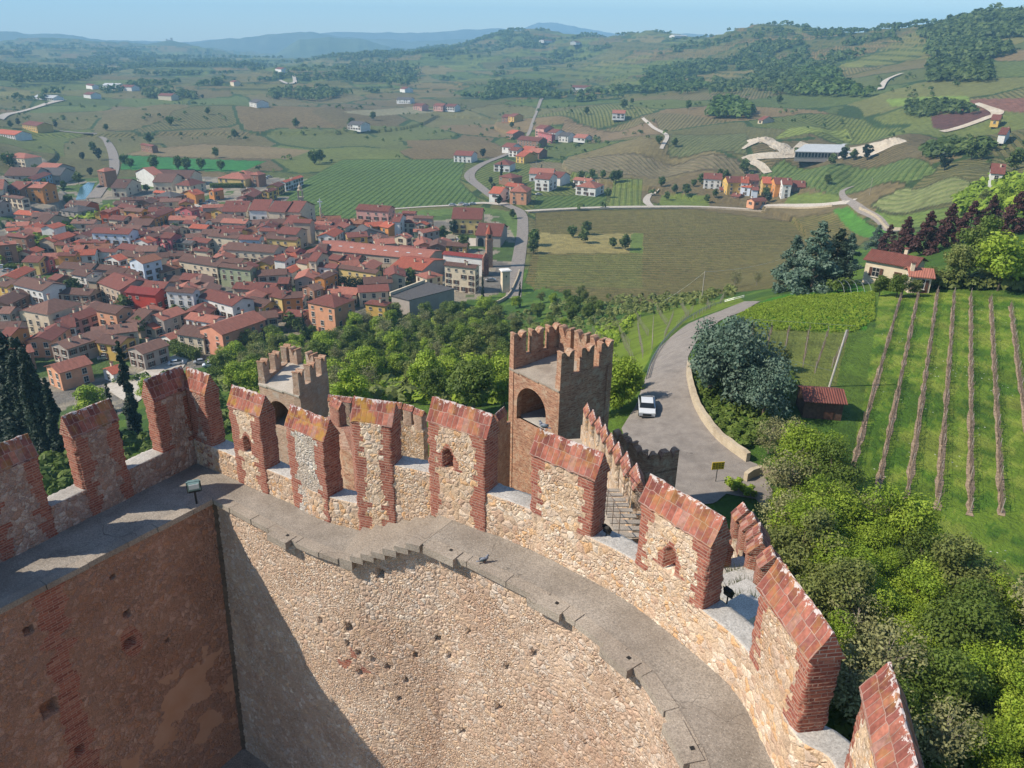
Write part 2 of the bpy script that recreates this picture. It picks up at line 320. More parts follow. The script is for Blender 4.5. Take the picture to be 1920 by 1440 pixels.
M['brick']=mk_brickwall('red brick',BRK,(.40,.31,.25))
M['towerbrick']=mk_brickwall('tower brick',[(.20,.085,.055),(.34,.16,.10),(.45,.25,.16),(.30,.13,.08),(.48,.32,.22)],(.42,.31,.22),(.46,.33,.23))
M['towerstone']=mk_brickwall('pale tower brick',[(.36,.22,.16),(.42,.28,.20),(.46,.33,.25)],(.42,.34,.27),(.44,.36,.29))
def mk_concrete(name,a,b,stain):
    n=NB(name); p=n.pos(); f=n.noise(p,1.1,6,.6); g=n.noise(p,26,4,.8); c=n.ramp(f,[(.3,a),(.7,b)]); c=n.mix(.7,c,n.ramp(g,[(.34,(.22,.22,.22)),(.66,(.80,.80,.80))]),'OVERLAY')
    c=n.mix(n.math('MULTIPLY',n.gray(n.noise(p,.5,4),.5,.7),.6),c,stain); sp=n.gray(n.vor(p,16),.10,.16); c=n.mix(n.math('MULTIPLY',n.math('SUBTRACT',1.,sp),.6),c,(.5,.46,.4))
    wv=n.warp(p,1.3,.9); ck=n.math('MULTIPLY',n.math('LESS_THAN',n.vor(wv,.55,'DISTANCE_TO_EDGE'),.0035),n.gray(n.noise(p,.6,2),.52,.60)); c=n.mix(n.math('MULTIPLY',ck,.55),c,tuple(q*.35 for q in a)); n.col(c); n.bump(n.math('SUBTRACT',g,ck),.015); return n.m
M['walk']=mk_concrete('walkway concrete',(.20,.172,.142),(.30,.262,.22),(.13,.105,.085))
M['sill']=mk_concrete('sill concrete',(.33,.31,.28),(.46,.43,.39),(.20,.18,.155))
M['slab']=mk_concrete('stone slab',(.24,.20,.16),(.34,.29,.235),(.16,.125,.10))
n=NB('terrain'); A=n.attr('col','Color'); B=n.attr('col2','Color'); ru=n.attr('rowu'); ra=n.attr('rowa'); p=n.pos()
sn=n.math('SINE',n.math('MULTIPLY',n.math('ADD',ru,n.math('MULTIPLY',n.noise(p,.5,2),.5)),2*math.pi/3.9)); mk=n.math('MULTIPLY',n.gray(n.math('MULTIPLY_ADD',sn,.5,.5),.5,.78),ra)
mk=n.math('MULTIPLY',mk,n.gray(n.noise(p,.55,3),.30,.52))
c=n.mix(n.math('MULTIPLY',mk,.9),A,B); c=n.mix(.65,c,n.ramp(n.noise(p,.22,8,.72),[(.3,(.22,.22,.22)),(.7,(.78,.78,.78))]),'OVERLAY'); c=n.mix(.35,c,n.ramp(n.noise(p,.012,4),[(.35,(.38,.36,.3)),(.65,(.62,.64,.55))]),'OVERLAY')
fl=n.math('MULTIPLY',n.math('LESS_THAN',n.vor(p,1.1),.085),n.math('MULTIPLY',n.attr('lawn'),n.gray(n.noise(p,.12,3),.5,.6))); c=n.mix(n.math('MULTIPLY',fl,.8),c,(.7,.7,.62))
n.col(c); n.bump(n.math('ADD',mk,n.math('MULTIPLY',n.noise(p,1.4,6,.7),1.3)),.9,.9); M['terrain']=n.m
def mk_leaf(name,c0,c1,c2,trans=.35):
    n=NB(name); p=n.pos(); oi=n.n('ObjectInfo'); r=n.attr('rnd')
    c=n.ramp(r,[(0,c0),(.5,c1),(1,c2)]); c=n.mix(n.math('MULTIPLY',oi.outputs['Random'],.45),c,tuple(q*.55 for q in c1)); c=n.mix(.4,c,n.ramp(n.noise(p,.6,3),[(.35,(.3,.3,.3)),(.65,(.7,.7,.7))]),'OVERLAY')
    n.col(c); n.b.inputs['Roughness'].default_value=.6; tr=n.n('BsdfTranslucent'); n.L.new(c,tr.inputs[0]); ms=n.n('MixShader'); ms.inputs[0].default_value=trans
    n.L.new(n.b.outputs[0],ms.inputs[1]); n.L.new(tr.outputs[0],ms.inputs[2]); n.L.new(ms.outputs[0],n.out.inputs['Surface']); return n.m
M['leaf_bright']=mk_leaf('bright leaves',(.12,.19,.014),(.24,.34,.03),(.38,.46,.055))
M['leaf_mid']=mk_leaf('green leaves',(.06,.10,.016),(.115,.17,.026),(.19,.24,.045))
M['leaf_olive']=mk_leaf('olive leaves',(.10,.13,.03),(.17,.20,.05),(.25,.27,.08))
M['leaf_far']=mk_leaf('far leaves',(.055,.085,.022),(.09,.135,.034),(.15,.19,.05))
M['leaf_farb']=mk_leaf('far bright leaves',(.06,.10,.02),(.09,.15,.03),(.13,.19,.04))
M['leaf_dark']=mk_leaf('dark needles',(.010,.020,.012),(.02,.036,.018),(.035,.055,.03),.1)
M['leaf_blue']=mk_leaf('blue-grey needles',(.045,.085,.055),(.095,.15,.10),(.17,.225,.16),.15)
M['leaf_red']=mk_leaf('red-brown leaves',(.045,.018,.018),(.075,.03,.028),(.12,.055,.045),.2)
M['leaf_grey']=mk_leaf('grey twigs and buds',(.15,.14,.07),(.22,.22,.09),(.29,.29,.12),.2)
M['bark']=plain('bark',(.10,.075,.055),.95,0,.35,5,.03)
M['twig']=plain('pale twigs',(.24,.20,.16),.95,0,.3,5)
M['vine']=plain('vine wood',(.17,.125,.095),.95,0,.35,9)
M['post']=plain('grey post',(.30,.27,.23),.9,0,.2,5)
M['soil']=plain('soil strip',(.26,.19,.125),1,0,.5,3.5,.05)
M['asphalt']=mk_concrete('asphalt',(.175,.15,.13),(.24,.21,.182),(.125,.108,.095))
M['path']=mk_concrete('pale path',(.34,.30,.25),(.44,.39,.33),(.28,.24,.19))
n=NB('sand'); p=n.pos(); n.col(n.ramp(n.noise(p,.15,6,.7),[(.3,(.36,.29,.21)),(.7,(.50,.44,.35))])); n.bump(n.noise(p,.5,5),1.5); M['sand']=n.m
M['lime']=mk_concrete('pale stone wall',(.36,.29,.20),(.47,.39,.28),(.26,.20,.14))
M['metal']=plain('dull metal',(.22,.24,.23),.45,.7,.1)
M['darkmetal']=plain('dark metal',(.03,.03,.03),.5,.4,.2)
M['green']=plain('green-grey painted metal',(.14,.21,.20),.5,.1,.2,10)
M['glass']=plain('window glass',(.015,.018,.022),.12,0,.2); M['white']=plain('white paint',(.72,.72,.70),.5,0,.05)
M['carwhite']=plain('white car paint',(.52,.53,.54),.25,0,.02); M['rubber']=plain('tyre rubber',(.012,.012,.012),.8)
M['cardark']=plain('dark car paint',(.03,.035,.045),.25,0,.1); M['carred']=plain('red car paint',(.25,.02,.02),.3); M['carsilver']=plain('silver car paint',(.42,.43,.45),.3,.5,.05)
M['lamp']=plain('lamp glass',(.55,.57,.55),.2,0,.05); M['yellow']=plain('yellow sign',(.62,.42,.02),.6,0,.1); M['wood']=plain('dark wood',(.10,.055,.035),.9,0,.35,3,.02)
M['shutter']=plain('brown shutter',(.09,.04,.025),.7,0,.2); M['surround']=plain('window surround',(.50,.46,.40),.8,0,.1)
WALLC={'w':(.66,.64,.60),'b':(.55,.60,.66),'c':(.60,.50,.36),'y':(.58,.37,.10),'Y':(.62,.45,.17),'o':(.56,.24,.07),'s':(.62,.30,.17),'S':(.62,.27,.17),'r':(.42,.055,.035),'R':(.50,.10,.04),'p':(.55,.30,.25),'P':(.42,.12,.13),'g':(.32,.35,.22),'t':(.44,.34,.25),'n':(.26,.14,.09),'k':(.36,.31,.27),'B':(.25,.40,.52)}
ROOFC={'d':(.135,.070,.053),'m':(.185,.064,.048),'r':(.40,.105,.06),'q':(.34,.13,.09),'k':(.10,.092,.09),'t':(.20,.105,.078),'R':(.20,.035,.03),'o':(.25,.105,.06),'l':(.42,.43,.43)}
MW={}; MR={}
for k,c in WALLC.items():
    n=NB('plaster '+k); p=n.pos(); f=n.noise(p,.5,6,.65); cc=n.ramp(f,[(.3,tuple(q*.80 for q in c)),(.62,c)]); cc=n.mix(n.math('MULTIPLY',n.gray(n.noise(p,1.7,4,.7),.58,.68),.35),cc,(.30,.25,.2)); n.col(cc); MW[k]=n.m
for k,c in ROOFC.items():
    n=NB('roof tiles '+k); uv=n.pos('UV'); p=n.pos(); mp=n.n('Mapping'); mp.inputs['Scale'].default_value=(1,.25,1); n.L.new(uv,mp.inputs[0]); f=n.noise(mp.outputs[0],1.6,5,.7); wv=n.n('TexWave',wave_type='BANDS',bands_direction='X'); wv.inputs['Scale'].default_value=1.25; wv.inputs['Distortion'].default_value=.6; n.L.new(uv,wv.inputs[0])
    oi=n.n('ObjectInfo'); c1=tuple(q*.62 for q in c); c2=tuple(min(.9,q*1.35) for q in c)
    cc=n.ramp(n.math('ADD',n.math('MULTIPLY',f,.8),n.math('MULTIPLY',oi.outputs['Random'],.2)),[(.3,c1),(.52,c),(.75,c2)]); cc=n.mix(n.math('MULTIPLY',wv.outputs[1],.35 if k not in 'l' else .1),cc,tuple(q*.45 for q in c)); cc=n.mix(n.math('MULTIPLY',n.gray(n.noise(p,.8,6,.75),.55,.7),.4),cc,(.13,.11,.085))
    n.col(cc); n.bump(wv.outputs[1],.06); MR[k]=n.m
# ------------------------------------------------------------ terrain mesh with field colours
def poly(L,up=0.0): return [tuple(ground(*p,up)[:2]) for p in L]
def wdir(a,b):                                # world direction between two photo points, as the angle of a row
    p=ground(*a);q=ground(*b); return math.atan2(q[1]-p[1],q[0]-p[0])
G=lambda *c: srgb(*c)
FIELDS=[ # photo outline, soil colour, row colour, row strength, row run (two photo points) or None
 ([(985,530),(1000,470),(1005,396),(1300,391),(1588,390),(1640,425),(1600,470),(1490,535),(1300,560),(1100,560)],G(110,98,56),G(74,82,34),.85,((1000,480),(1450,472))),
 ([(1008,475),(1012,437),(1080,440),(1205,437),(1204,474)],G(140,128,80),G(120,120,70),0,None),
 ([(1180,475),(1183,438),(1206,437),(1205,475)],G(96,112,50),G(90,110,50),0,None),
 ([(1000,545),(1010,478),(1205,476),(1205,540)],G(108,104,56),G(80,92,36),.8,((1000,480),(1450,472))),
 ([(520,400),(560,345),(640,300),(875,298),(862,340),(905,380),(740,392),(660,420),(560,400)],G(84,104,52),G(60,86,34),.85,((600,390),(720,318))),
 ([(225,318),(232,291),(380,298),(500,302),(455,322)],G(52,110,52),G(44,98,46),.25,((230,310),(480,315))),
 ([(232,290),(272,280),(380,270),(500,275),(585,282),(540,298),(400,296)],G(122,106,76),G(112,98,70),.2,((230,310),(480,315))),
 ([(740,397),(905,388),(975,400),(968,450),(940,400),(800,405)],G(92,112,56),G(92,112,56),0,None),
 ([(1000,392),(1005,368),(1140,364),(1132,390)],G(84,100,46),G(62,88,34),.85,((1010,390),(1060,366))),
 ([(1140,389),(1150,336),(1206,335),(1200,388)],G(104,112,54),G(88,104,46),.7,((1160,388),(1165,336))),
 ([(1235,388),(1240,366),(1330,368),(1330,388)],G(104,116,52),G(90,106,44),.3,None),
 ([(1470,383),(1480,365),(1575,362),(1570,383)],G(100,112,52),G(90,106,46),.3,None),
 ([(1215,333),(1000,322),(990,300),(1150,290),(1390,302),(1450,330)],G(112,100,76),G(96,94,60),.6,((1000,300),(1060,330))),
 ([(1420,332),(1470,298),(1700,296),(1760,320),(1700,345),(1500,350)],G(92,106,56),G(66,88,40),.9,((1500,345),(1560,302))),
 ([(1630,384),(1700,350),(1800,332),(1850,345),(1820,372),(1700,400)],G(118,122,78),G(98,110,62),.8,((1640,380),(1800,345))),
 ([(1690,430),(1640,392),(1700,402),(1830,376),(1860,400),(1760,420)],G(104,120,56),G(86,106,44),.7,((1640,400),(1800,400))),
 ([(1560,392),(1592,388),(1680,428),(1640,445)],G(74,118,40),G(70,112,38),0,None),
 ([(1745,218),(1860,206),(1868,220),(1775,246),(1750,240)],G(86,56,50),G(86,56,50),0,None),
 ([(1740,216),(1830,186),(1920,184),(1990,190),(1990,212),(1860,205)],G(116,80,68),G(110,76,64),.2,None),
 ([(1660,186),(1815,180),(1820,196),(1672,200)],G(112,130,58),G(100,120,50),.3,None),
 ([(1250,290),(1260,252),(1400,250),(1400,292)],G(98,100,64),G(76,90,46),.7,((1260,290),(1320,250))),
 ([(1050,250),(1060,225),(1230,225),(1240,252)],G(124,104,78),G(98,90,62),.6,((1060,250),(1100,225))),
 ([(1450,262),(1480,240),(1590,240),(1600,262)],G(122,130,66),G(94,108,46),.7,((1480,260),(1520,242))),
 ([(640,210),(770,200),(820,208),(700,218)],G(128,122,96),G(120,114,90),.2,None),
 ([(1130,700),(1100,640),(1180,600),(1290,572),(1385,556),(1400,566),(1350,580),(1285,606),(1225,655),(1200,705),(1180,760)],G(104,122,34),G(84,110,26),0,None),
 ([(1555,1000),(1590,900),(1625,720),(1650,545),(1990,560),(2050,1080),(1780,1080)],G(100,124,36),G(88,116,30),0,None),
 ([(1350,612),(1400,580),(1440,560),(1600,530),(1640,560),(1625,620),(1500,618)],G(64,116,24),G(60,112,24),0,None),
 ([(1330,640),(1350,616),(1590,626),(1560,760),(1470,760)],G(104,112,52),G(96,104,46),0,None),
]
TOWNP=poly([(-200,760),(-200,330),(0,330),(70,290),(150,335),(300,330),(600,335),(590,365),(560,400),(610,420),(770,395),(880,392),(965,400),(965,540),(905,560),(820,570),(650,630),(560,650),(440,680),(300,700),(200,790)])
az=np.concatenate([np.arange(60,300,4.),np.arange(300,318,.6),np.arange(318,402,.075),np.arange(402,420,.6)])
az=np.unique(np.round(az%360,4)); az=np.where(az>180,az-360,az); az.sort()
rr=np.exp(np.concatenate([np.arange(math.log(18),math.log(300),.0105),np.arange(math.log(300),math.log(3200),.0068),np.arange(math.log(3200),math.log(7200),.016)]))
AA,RR=np.meshgrid(np.radians(az),rr,indexing='ij'); X=(RR*np.sin(AA)).ravel(); Y=(RR*np.cos(AA)).ravel(); R_=RR.ravel()
Z=height(X,Y)
# field cells: jittered grid in a skewed frame
def cells(x,y,size,seed):
    u=(x*.92+y*.39)/size+(fbm(x/300,y/300,seed)-.5)*.6; v=(-x*.39+y*.92)/(size*1.6)+(fbm(x/300+9,y/300,seed)-.5)*.6
    iu=np.floor(u);iv=np.floor(v); b1=np.full(x.shape,9.);b2=np.full(x.shape,9.);idx=np.zeros(x.shape)
    for du in(-1,0,1):
        for dv in(-1,0,1):
            cu=iu+du;cv=iv+dv; px=cu+.2+.6*h2(cu,cv,seed+1);py=cv+.2+.6*h2(cu,cv,seed+2); d=np.maximum(np.abs(u-px),np.abs(v-py)); k=h2(cu,cv,seed+3)
            n1=d<b1; b2=np.where(n1,b1,np.minimum(b2,d)); idx=np.where(n1,k,idx); b1=np.minimum(b1,d)
    return idx,(b2-b1)*size
def warm(a): return np.clip(a*np.array([1.07,.99,.86]),0,1)
def classify(X,Y,Z):
    R=np.hypot(X,Y); idx,bd=cells(X,Y,95.,11); idb,bdb=cells(X,Y,105.,31); far=R>1500; idx=np.where(far,idb,idx); bd=np.where(far,bdb,bd)
    pal=np.array([G(98,96,64),G(108,100,72),G(90,98,58),G(104,94,70),G(84,98,54),G(100,104,62),G(104,102,68),G(92,92,60),G(94,104,56),G(112,98,72)]); pk=np.array([G(60,72,36),G(66,74,42),G(50,70,30),G(62,66,40),G(48,68,28),G(60,76,34),G(62,72,38),G(56,66,36),G(56,76,30),G(80,74,50)])
    k=(idx*9.99).astype(int); c=warm(pal[k]); c2=warm(pk[k]); th=(idx*997.3%1)*math.pi; th=np.where(idx*77.7%1<.6,1.25,th)
    rowu=X*np.sin(th)-Y*np.cos(th); rowa=np.where(idx*31.1%1<.8,.85,.15)
    hed=(bd<2.2+R/500)&(fbm(X/60,Y/60,8)>.44)&(R>330); hb=hed
    hill=sst(6,22,Z)*sst(900,1400,R); q=Z/(5+R/900); fr=q-np.floor(q); bank=(fr>.62)&(fr<.97)&(hill>.5)&(fbm(X/70,Y/70,41)>.36)
    wn=fbm(X/150,Y/150,21)*.6+fbm(X/40,Y/40,22)*.4; wood=(wn>.602-.03*hill-.05*sst(90,160,Z))&(hill>.4)
    c[hb]=G(50,68,30); c2[hb]=G(44,62,26); rowa[hb]=0; c[bank]=G(44,60,28);rowa[bank]=0
    sc=(h2(np.floor(X/9),np.floor(Y/9),5)>.5); c[wood]=np.where(sc[wood][:,None],np.array([G(36,54,24)]),np.array([G(48,70,28)])); rowa[wood]=0
    hg=(hill>.3)&~wood&~bank; c[hg]=c[hg]*np.array([1.0,1.02,.80]); c2[hg]=c2[hg]*np.array([.95,1.0,.75])
    near=R<330; nn=fbm(X/14,Y/14,61); gc=np.where((nn>.5)[:,None],np.array([G(84,108,34)]),np.array([G(64,92,28)])); c[near]=gc[near]; c2[near]=gc[near]; rowa[near]=0
    nr=(R>150)&(R<330)&(np.degrees(np.arctan2(X,Y))>8); 
    t=inpoly(X,Y,TOWNP); tn=fbm(X/22,Y/22,71); tc=np.where((tn>.56)[:,None],np.array([G(74,94,44)]),np.where((tn>.44)[:,None],np.array([G(142,132,118)]),np.array([G(112,106,100)]))); c[t]=tc[t];c2[t]=tc[t];rowa[t]=0
    for P,a,b,s,dr in FIELDS:
        PW=poly(P); m=inpoly(X,Y,PW); c[m]=a;c2[m]=b;rowa[m]=s
        if dr: th1=wdir(*dr); rowu[m]=X[m]*math.sin(th1)-Y[m]*math.cos(th1)
    lawn=inpoly(X,Y,poly(FIELDS[25][0])); st=fbm(X/3,Y/3,91); st=fbm(X/4,Y/4,91)*.6+fbm(X/1.3,Y/1.3,92)*.4; c[lawn&(st>.56)]=G(124,138,52); c[lawn&(st<.43)]=G(72,104,26)
    return c,c2,rowu,rowa,wood,lawn.astype(float)
c1,c2,ru,ra,WOOD,LAWN=classify(X,Y,Z)
na=len(az); 
te=link('ground',mesh('ground',np.stack([X,Y,Z],1),grid_faces(na,len(rr),True),M['terrain'],None,True,{'col':c1,'col2':c2,'rowu':ru,'rowa':ra,'lawn':LAWN},uv=False)); tag(te,kind='structure')
# ------------------------------------------------------------ roads, canal, sand as draped sheets
def interp_poly(L,step=4.):
    P=[np.array(p[:2]) for p in L]; out=[]
    for i in range(len(P)-1):
        p0=P[max(i-1,0)];p1=P[i];p2=P[i+1];p3=P[min(i+2,len(P)-1)]; n=max(1,int(np.linalg.norm(p2-p1)/step))
        for k in range(n):
            t=k/n; out.append(.5*((2*p1)+(-p0+p2)*t+(2*p0-5*p1+4*p2-p3)*t*t+(-p0+3*p1-3*p2+p3)*t**3))
    out.append(P[-1]); return np.array(out)
def ribbon(name,C,w,mat,lift=.12,side=7,step=4.,**k):
    C=interp_poly(C,step); n=len(C); w=np.interp(np.linspace(0,1,n),np.linspace(0,1,len(w)),w) if hasattr(w,'__len__') else np.full(n,w)
    if name=='soil_strip': w=w*RNG.uniform(.45,1.35,n)
    if name in('valley_road','town_road','hill_road'): w=w*.68
    T=np.gradient(C,axis=0); T/=np.linalg.norm(T,axis=1)[:,None]+1e-9; N=np.stack([-T[:,1],T[:,0]],1); s=np.linspace(-.5,.5,side)
    P=C[:,None]+N[:,None]*(s[None,:,None]*w[:,None,None]); x=P[...,0].ravel();y=P[...,1].ravel(); z=height(x,y)+lift
    r=np.hypot(x,y); z+=np.clip((r-300)/1500,0,1.2)
    o=link(name,mesh(name,np.stack([x,y,z],1),grid_faces(n,side),mat)); tag(o,kind='structure',**k); return o
def sheet(name,P,mat,lift=.1,step=1.5,**k):     # polygon (world xy) filled by a draped grid
    P=np.array(P); lo=P.min(0);hi=P.max(0); xs=np.arange(lo[0],hi[0]+step,step);ys=np.arange(lo[1],hi[1]+step,step)
    gx,gy=np.meshgrid(xs,ys,indexing='ij'); ins=inpoly(gx.ravel(),gy.ravel(),P).reshape(gx.shape)
    # snap outside corners of boundary cells to the outline
    fc=[];V=np.stack([gx.ravel(),gy.ravel()],1); ny=len(ys)
    def near(p):
        best=1e9;q0=p
        for i in range(len(P)):
            a=P[i];b=P[(i+1)%len(P)];t=np.clip(np.dot(p-a,b-a)/(np.dot(b-a,b-a)+1e-9),0,1);q=a+(b-a)*t;d=np.linalg.norm(p-q)
            if d<best: best=d;q0=q
        return q0
    done={}
    for i in range(len(xs)-1):
        for j in range(ny-1):
            ids=[i*ny+j,(i+1)*ny+j,(i+1)*ny+j+1,i*ny+j+1]; cc=[ins[i,j],ins[i+1,j],ins[i+1,j+1],ins[i,j+1]]
            if not any(cc): continue
            for k2,c_ in zip(ids,cc):
                if not c_ and k2 not in done: done[k2]=near(V[k2].copy())
            fc.append(ids)
    for k2,q in done.items(): V[k2]=q
    o=link(name,mesh(name,np.stack([V[:,0],V[:,1],height(V[:,0],V[:,1])+lift],1),np.array(fc),mat)); tag(o,kind='structure',**k); return o
def gp(*L): return [ground(*p)[:2] for p in L]
ROADP=poly([(1165,805),(1192,762),(1208,715),(1235,655),(1290,608),(1350,584),(1395,566),(1425,566),(1400,582),(1350,602),(1312,632),(1290,670),(1290,715),(1303,765),(1335,812),(1385,858),(1420,872),(1450,925),(1452,950),(1430,952),(1405,925),(1370,920),(1340,945),(1290,950),(1230,930),(1190,880)])
sheet('road',ROADP,M['asphalt'],.10,1.2)
ribbon('valley_road',gp((962,560),(967,520),(975,470),(980,430),(975,398),(940,380),(905,355),(880,330),(905,308),(960,285),(985,262),(997,235),(1008,205),(1020,182)),[9,9,9,10,12,9,7,6,6,5,5,6,7,8],M['asphalt'],.16)
ribbon('side_road',gp((740,392),(800,388),(860,385),(905,381),(945,384)),[3,3,4,5,8],M['path'],.18)
ribbon('cross_road',gp((985,396),(1100,390),(1210,388),(1330,389),(1450,386),(1560,383),(1600,378)),[4,4,5,5,5,5,5],M['path'],.18)
ribbon('hill_road',gp((1690,432),(1650,415),(1612,392),(1583,372),(1580,358),(1600,350)),[4,4.5,5,6,5,4],M['asphalt'],.2)
ribbon('lane',gp((1224,390),(1212,378),(1218,366),(1232,360)),[4,5,4,3],M['path'],.22)
ribbon('town_road',gp((175,372),(192,350),(212,325),(214,300),(206,275),(190,258),(150,250),(110,246)),[12,11,10,11,11,10,7,5],M['asphalt'],.2)
ribbon('country_road',gp((0,224),(40,210),(80,198),(120,188)),[7,7,8,9],M['path'],.3)
ribbon('site_track',gp((1440,325),(1425,310),(1400,298),(1450,292),(1530,291),(1640,291)),[6,8,10,9,7,6],M['sand'],.3)
ribbon('hill_track',gp((1765,248),(1800,240),(1850,222),(1870,212),(1830,195)),[6,7,8,5,4],M['sand'],.4)
ribbon('far_track',gp((1240,280),(1250,255),(1225,240),(1205,222)),[3,4,3,3],M['path'],.3)
ribbon('ridge_track',gp((1650,170),(1662,152),(1690,140)),[6,6,5],M['path'],1.2)
ribbon('terrace_track',gp((525,152),(548,158),(552,148),(540,140)),[6,8,8,6],M['path'],1.2)
sheet('town_square',poly([(0,496),(130,488),(135,505),(60,520),(0,522)]),M['asphalt'],.15,3)
sheet('car_park',poly([(330,380),(400,375),(425,392),(360,402)]),M['path'],.15,3)
sheet('church_yard',poly([(855,445),(938,450),(930,462),(905,462),(860,462)]),M['path'],.15,3)
sheet('yard',poly([(195,725),(330,665),(355,672),(250,760)]),M['path'],.2,2)
n=NB('canal water'); n.col((.05,.11,.13)); n.b.inputs['Roughness'].default_value=.12; n.bump(n.noise(n.pos(),.8,3),.05); 
sheet('canal',poly([(142,375),(150,352),(165,342),(178,343),(172,358),(160,374)]),n.m,.12,2)
ribbon('excavation',gp((1392,281),(1408,271),(1427,264),(1450,270),(1468,281),(1478,291)),[2,5,9,12,12,9],M['sand'],.5)
sheet('excavation_yard',poly([(1478,288),(1500,266),(1640,268),(1668,266),(1672,276),(1640,291)]),M['sand'],.5,4)
# earth mounds beside the big shed
for k,(px,py,sx,sy,hz) in enumerate([(1428,263,11,5,2.6),(1462,274,9,5,2.2),(1658,272,12,6,3.2)]):
    g=ground(px,py); V=[];nx,ny=24,14
    for i in range(nx):
        for j in range(ny):
            u=i/(nx-1)*2-1;v=j/(ny-1)*2-1; xx,yy=g[0]+u*sx,g[1]+v*sy*1.8; V.append((xx,yy,h1(xx,yy)-.3+hz*max(0,(1-u*u))*max(0,(1-v*v))*(.6+.6*random.random())))
    o=link('earth_mound',mesh('earth_mound',V,grid_faces(nx,ny),M['sand'],None,True)); tag(o,['pale sand mound curving left of the big grey shed','sandy heap between the curving mound and the grey shed','cream earth heap at the right end of the grey shed'][k],'earth mound','earth heaps at the building site')
# mountains beyond the valley
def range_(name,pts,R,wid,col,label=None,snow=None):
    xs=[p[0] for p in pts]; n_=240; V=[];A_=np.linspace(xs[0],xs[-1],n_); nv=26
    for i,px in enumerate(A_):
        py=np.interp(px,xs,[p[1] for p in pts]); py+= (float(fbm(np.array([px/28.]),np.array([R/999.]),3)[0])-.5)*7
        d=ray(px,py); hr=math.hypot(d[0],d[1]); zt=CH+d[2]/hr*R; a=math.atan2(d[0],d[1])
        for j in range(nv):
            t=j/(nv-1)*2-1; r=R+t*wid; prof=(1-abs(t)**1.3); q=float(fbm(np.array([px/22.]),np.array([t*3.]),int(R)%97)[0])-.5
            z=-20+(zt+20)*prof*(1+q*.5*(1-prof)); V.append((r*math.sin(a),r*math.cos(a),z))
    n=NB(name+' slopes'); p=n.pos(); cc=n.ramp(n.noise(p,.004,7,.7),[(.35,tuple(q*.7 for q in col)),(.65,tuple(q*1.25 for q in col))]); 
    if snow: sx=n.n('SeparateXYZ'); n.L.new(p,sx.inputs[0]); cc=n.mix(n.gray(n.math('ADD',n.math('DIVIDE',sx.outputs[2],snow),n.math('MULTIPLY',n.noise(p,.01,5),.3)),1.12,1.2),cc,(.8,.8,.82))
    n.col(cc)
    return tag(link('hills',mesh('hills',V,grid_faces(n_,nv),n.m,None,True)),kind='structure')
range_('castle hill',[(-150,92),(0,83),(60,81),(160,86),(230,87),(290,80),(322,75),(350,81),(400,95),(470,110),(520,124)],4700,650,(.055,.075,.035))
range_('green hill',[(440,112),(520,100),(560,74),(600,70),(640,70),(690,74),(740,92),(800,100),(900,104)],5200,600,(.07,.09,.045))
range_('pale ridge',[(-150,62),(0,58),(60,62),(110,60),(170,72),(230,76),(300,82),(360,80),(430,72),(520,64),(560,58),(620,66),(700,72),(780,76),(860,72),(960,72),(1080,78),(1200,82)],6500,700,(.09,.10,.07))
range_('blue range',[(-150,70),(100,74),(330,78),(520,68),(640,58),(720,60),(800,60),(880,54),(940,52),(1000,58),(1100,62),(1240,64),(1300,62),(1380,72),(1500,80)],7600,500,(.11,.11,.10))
range_('snow peaks',[(860,70),(930,56),(985,50),(1010,41),(1040,42),(1070,48),(1110,54),(1180,66),(1260,72)],8500,450,(.12,.12,.12),snow=215)
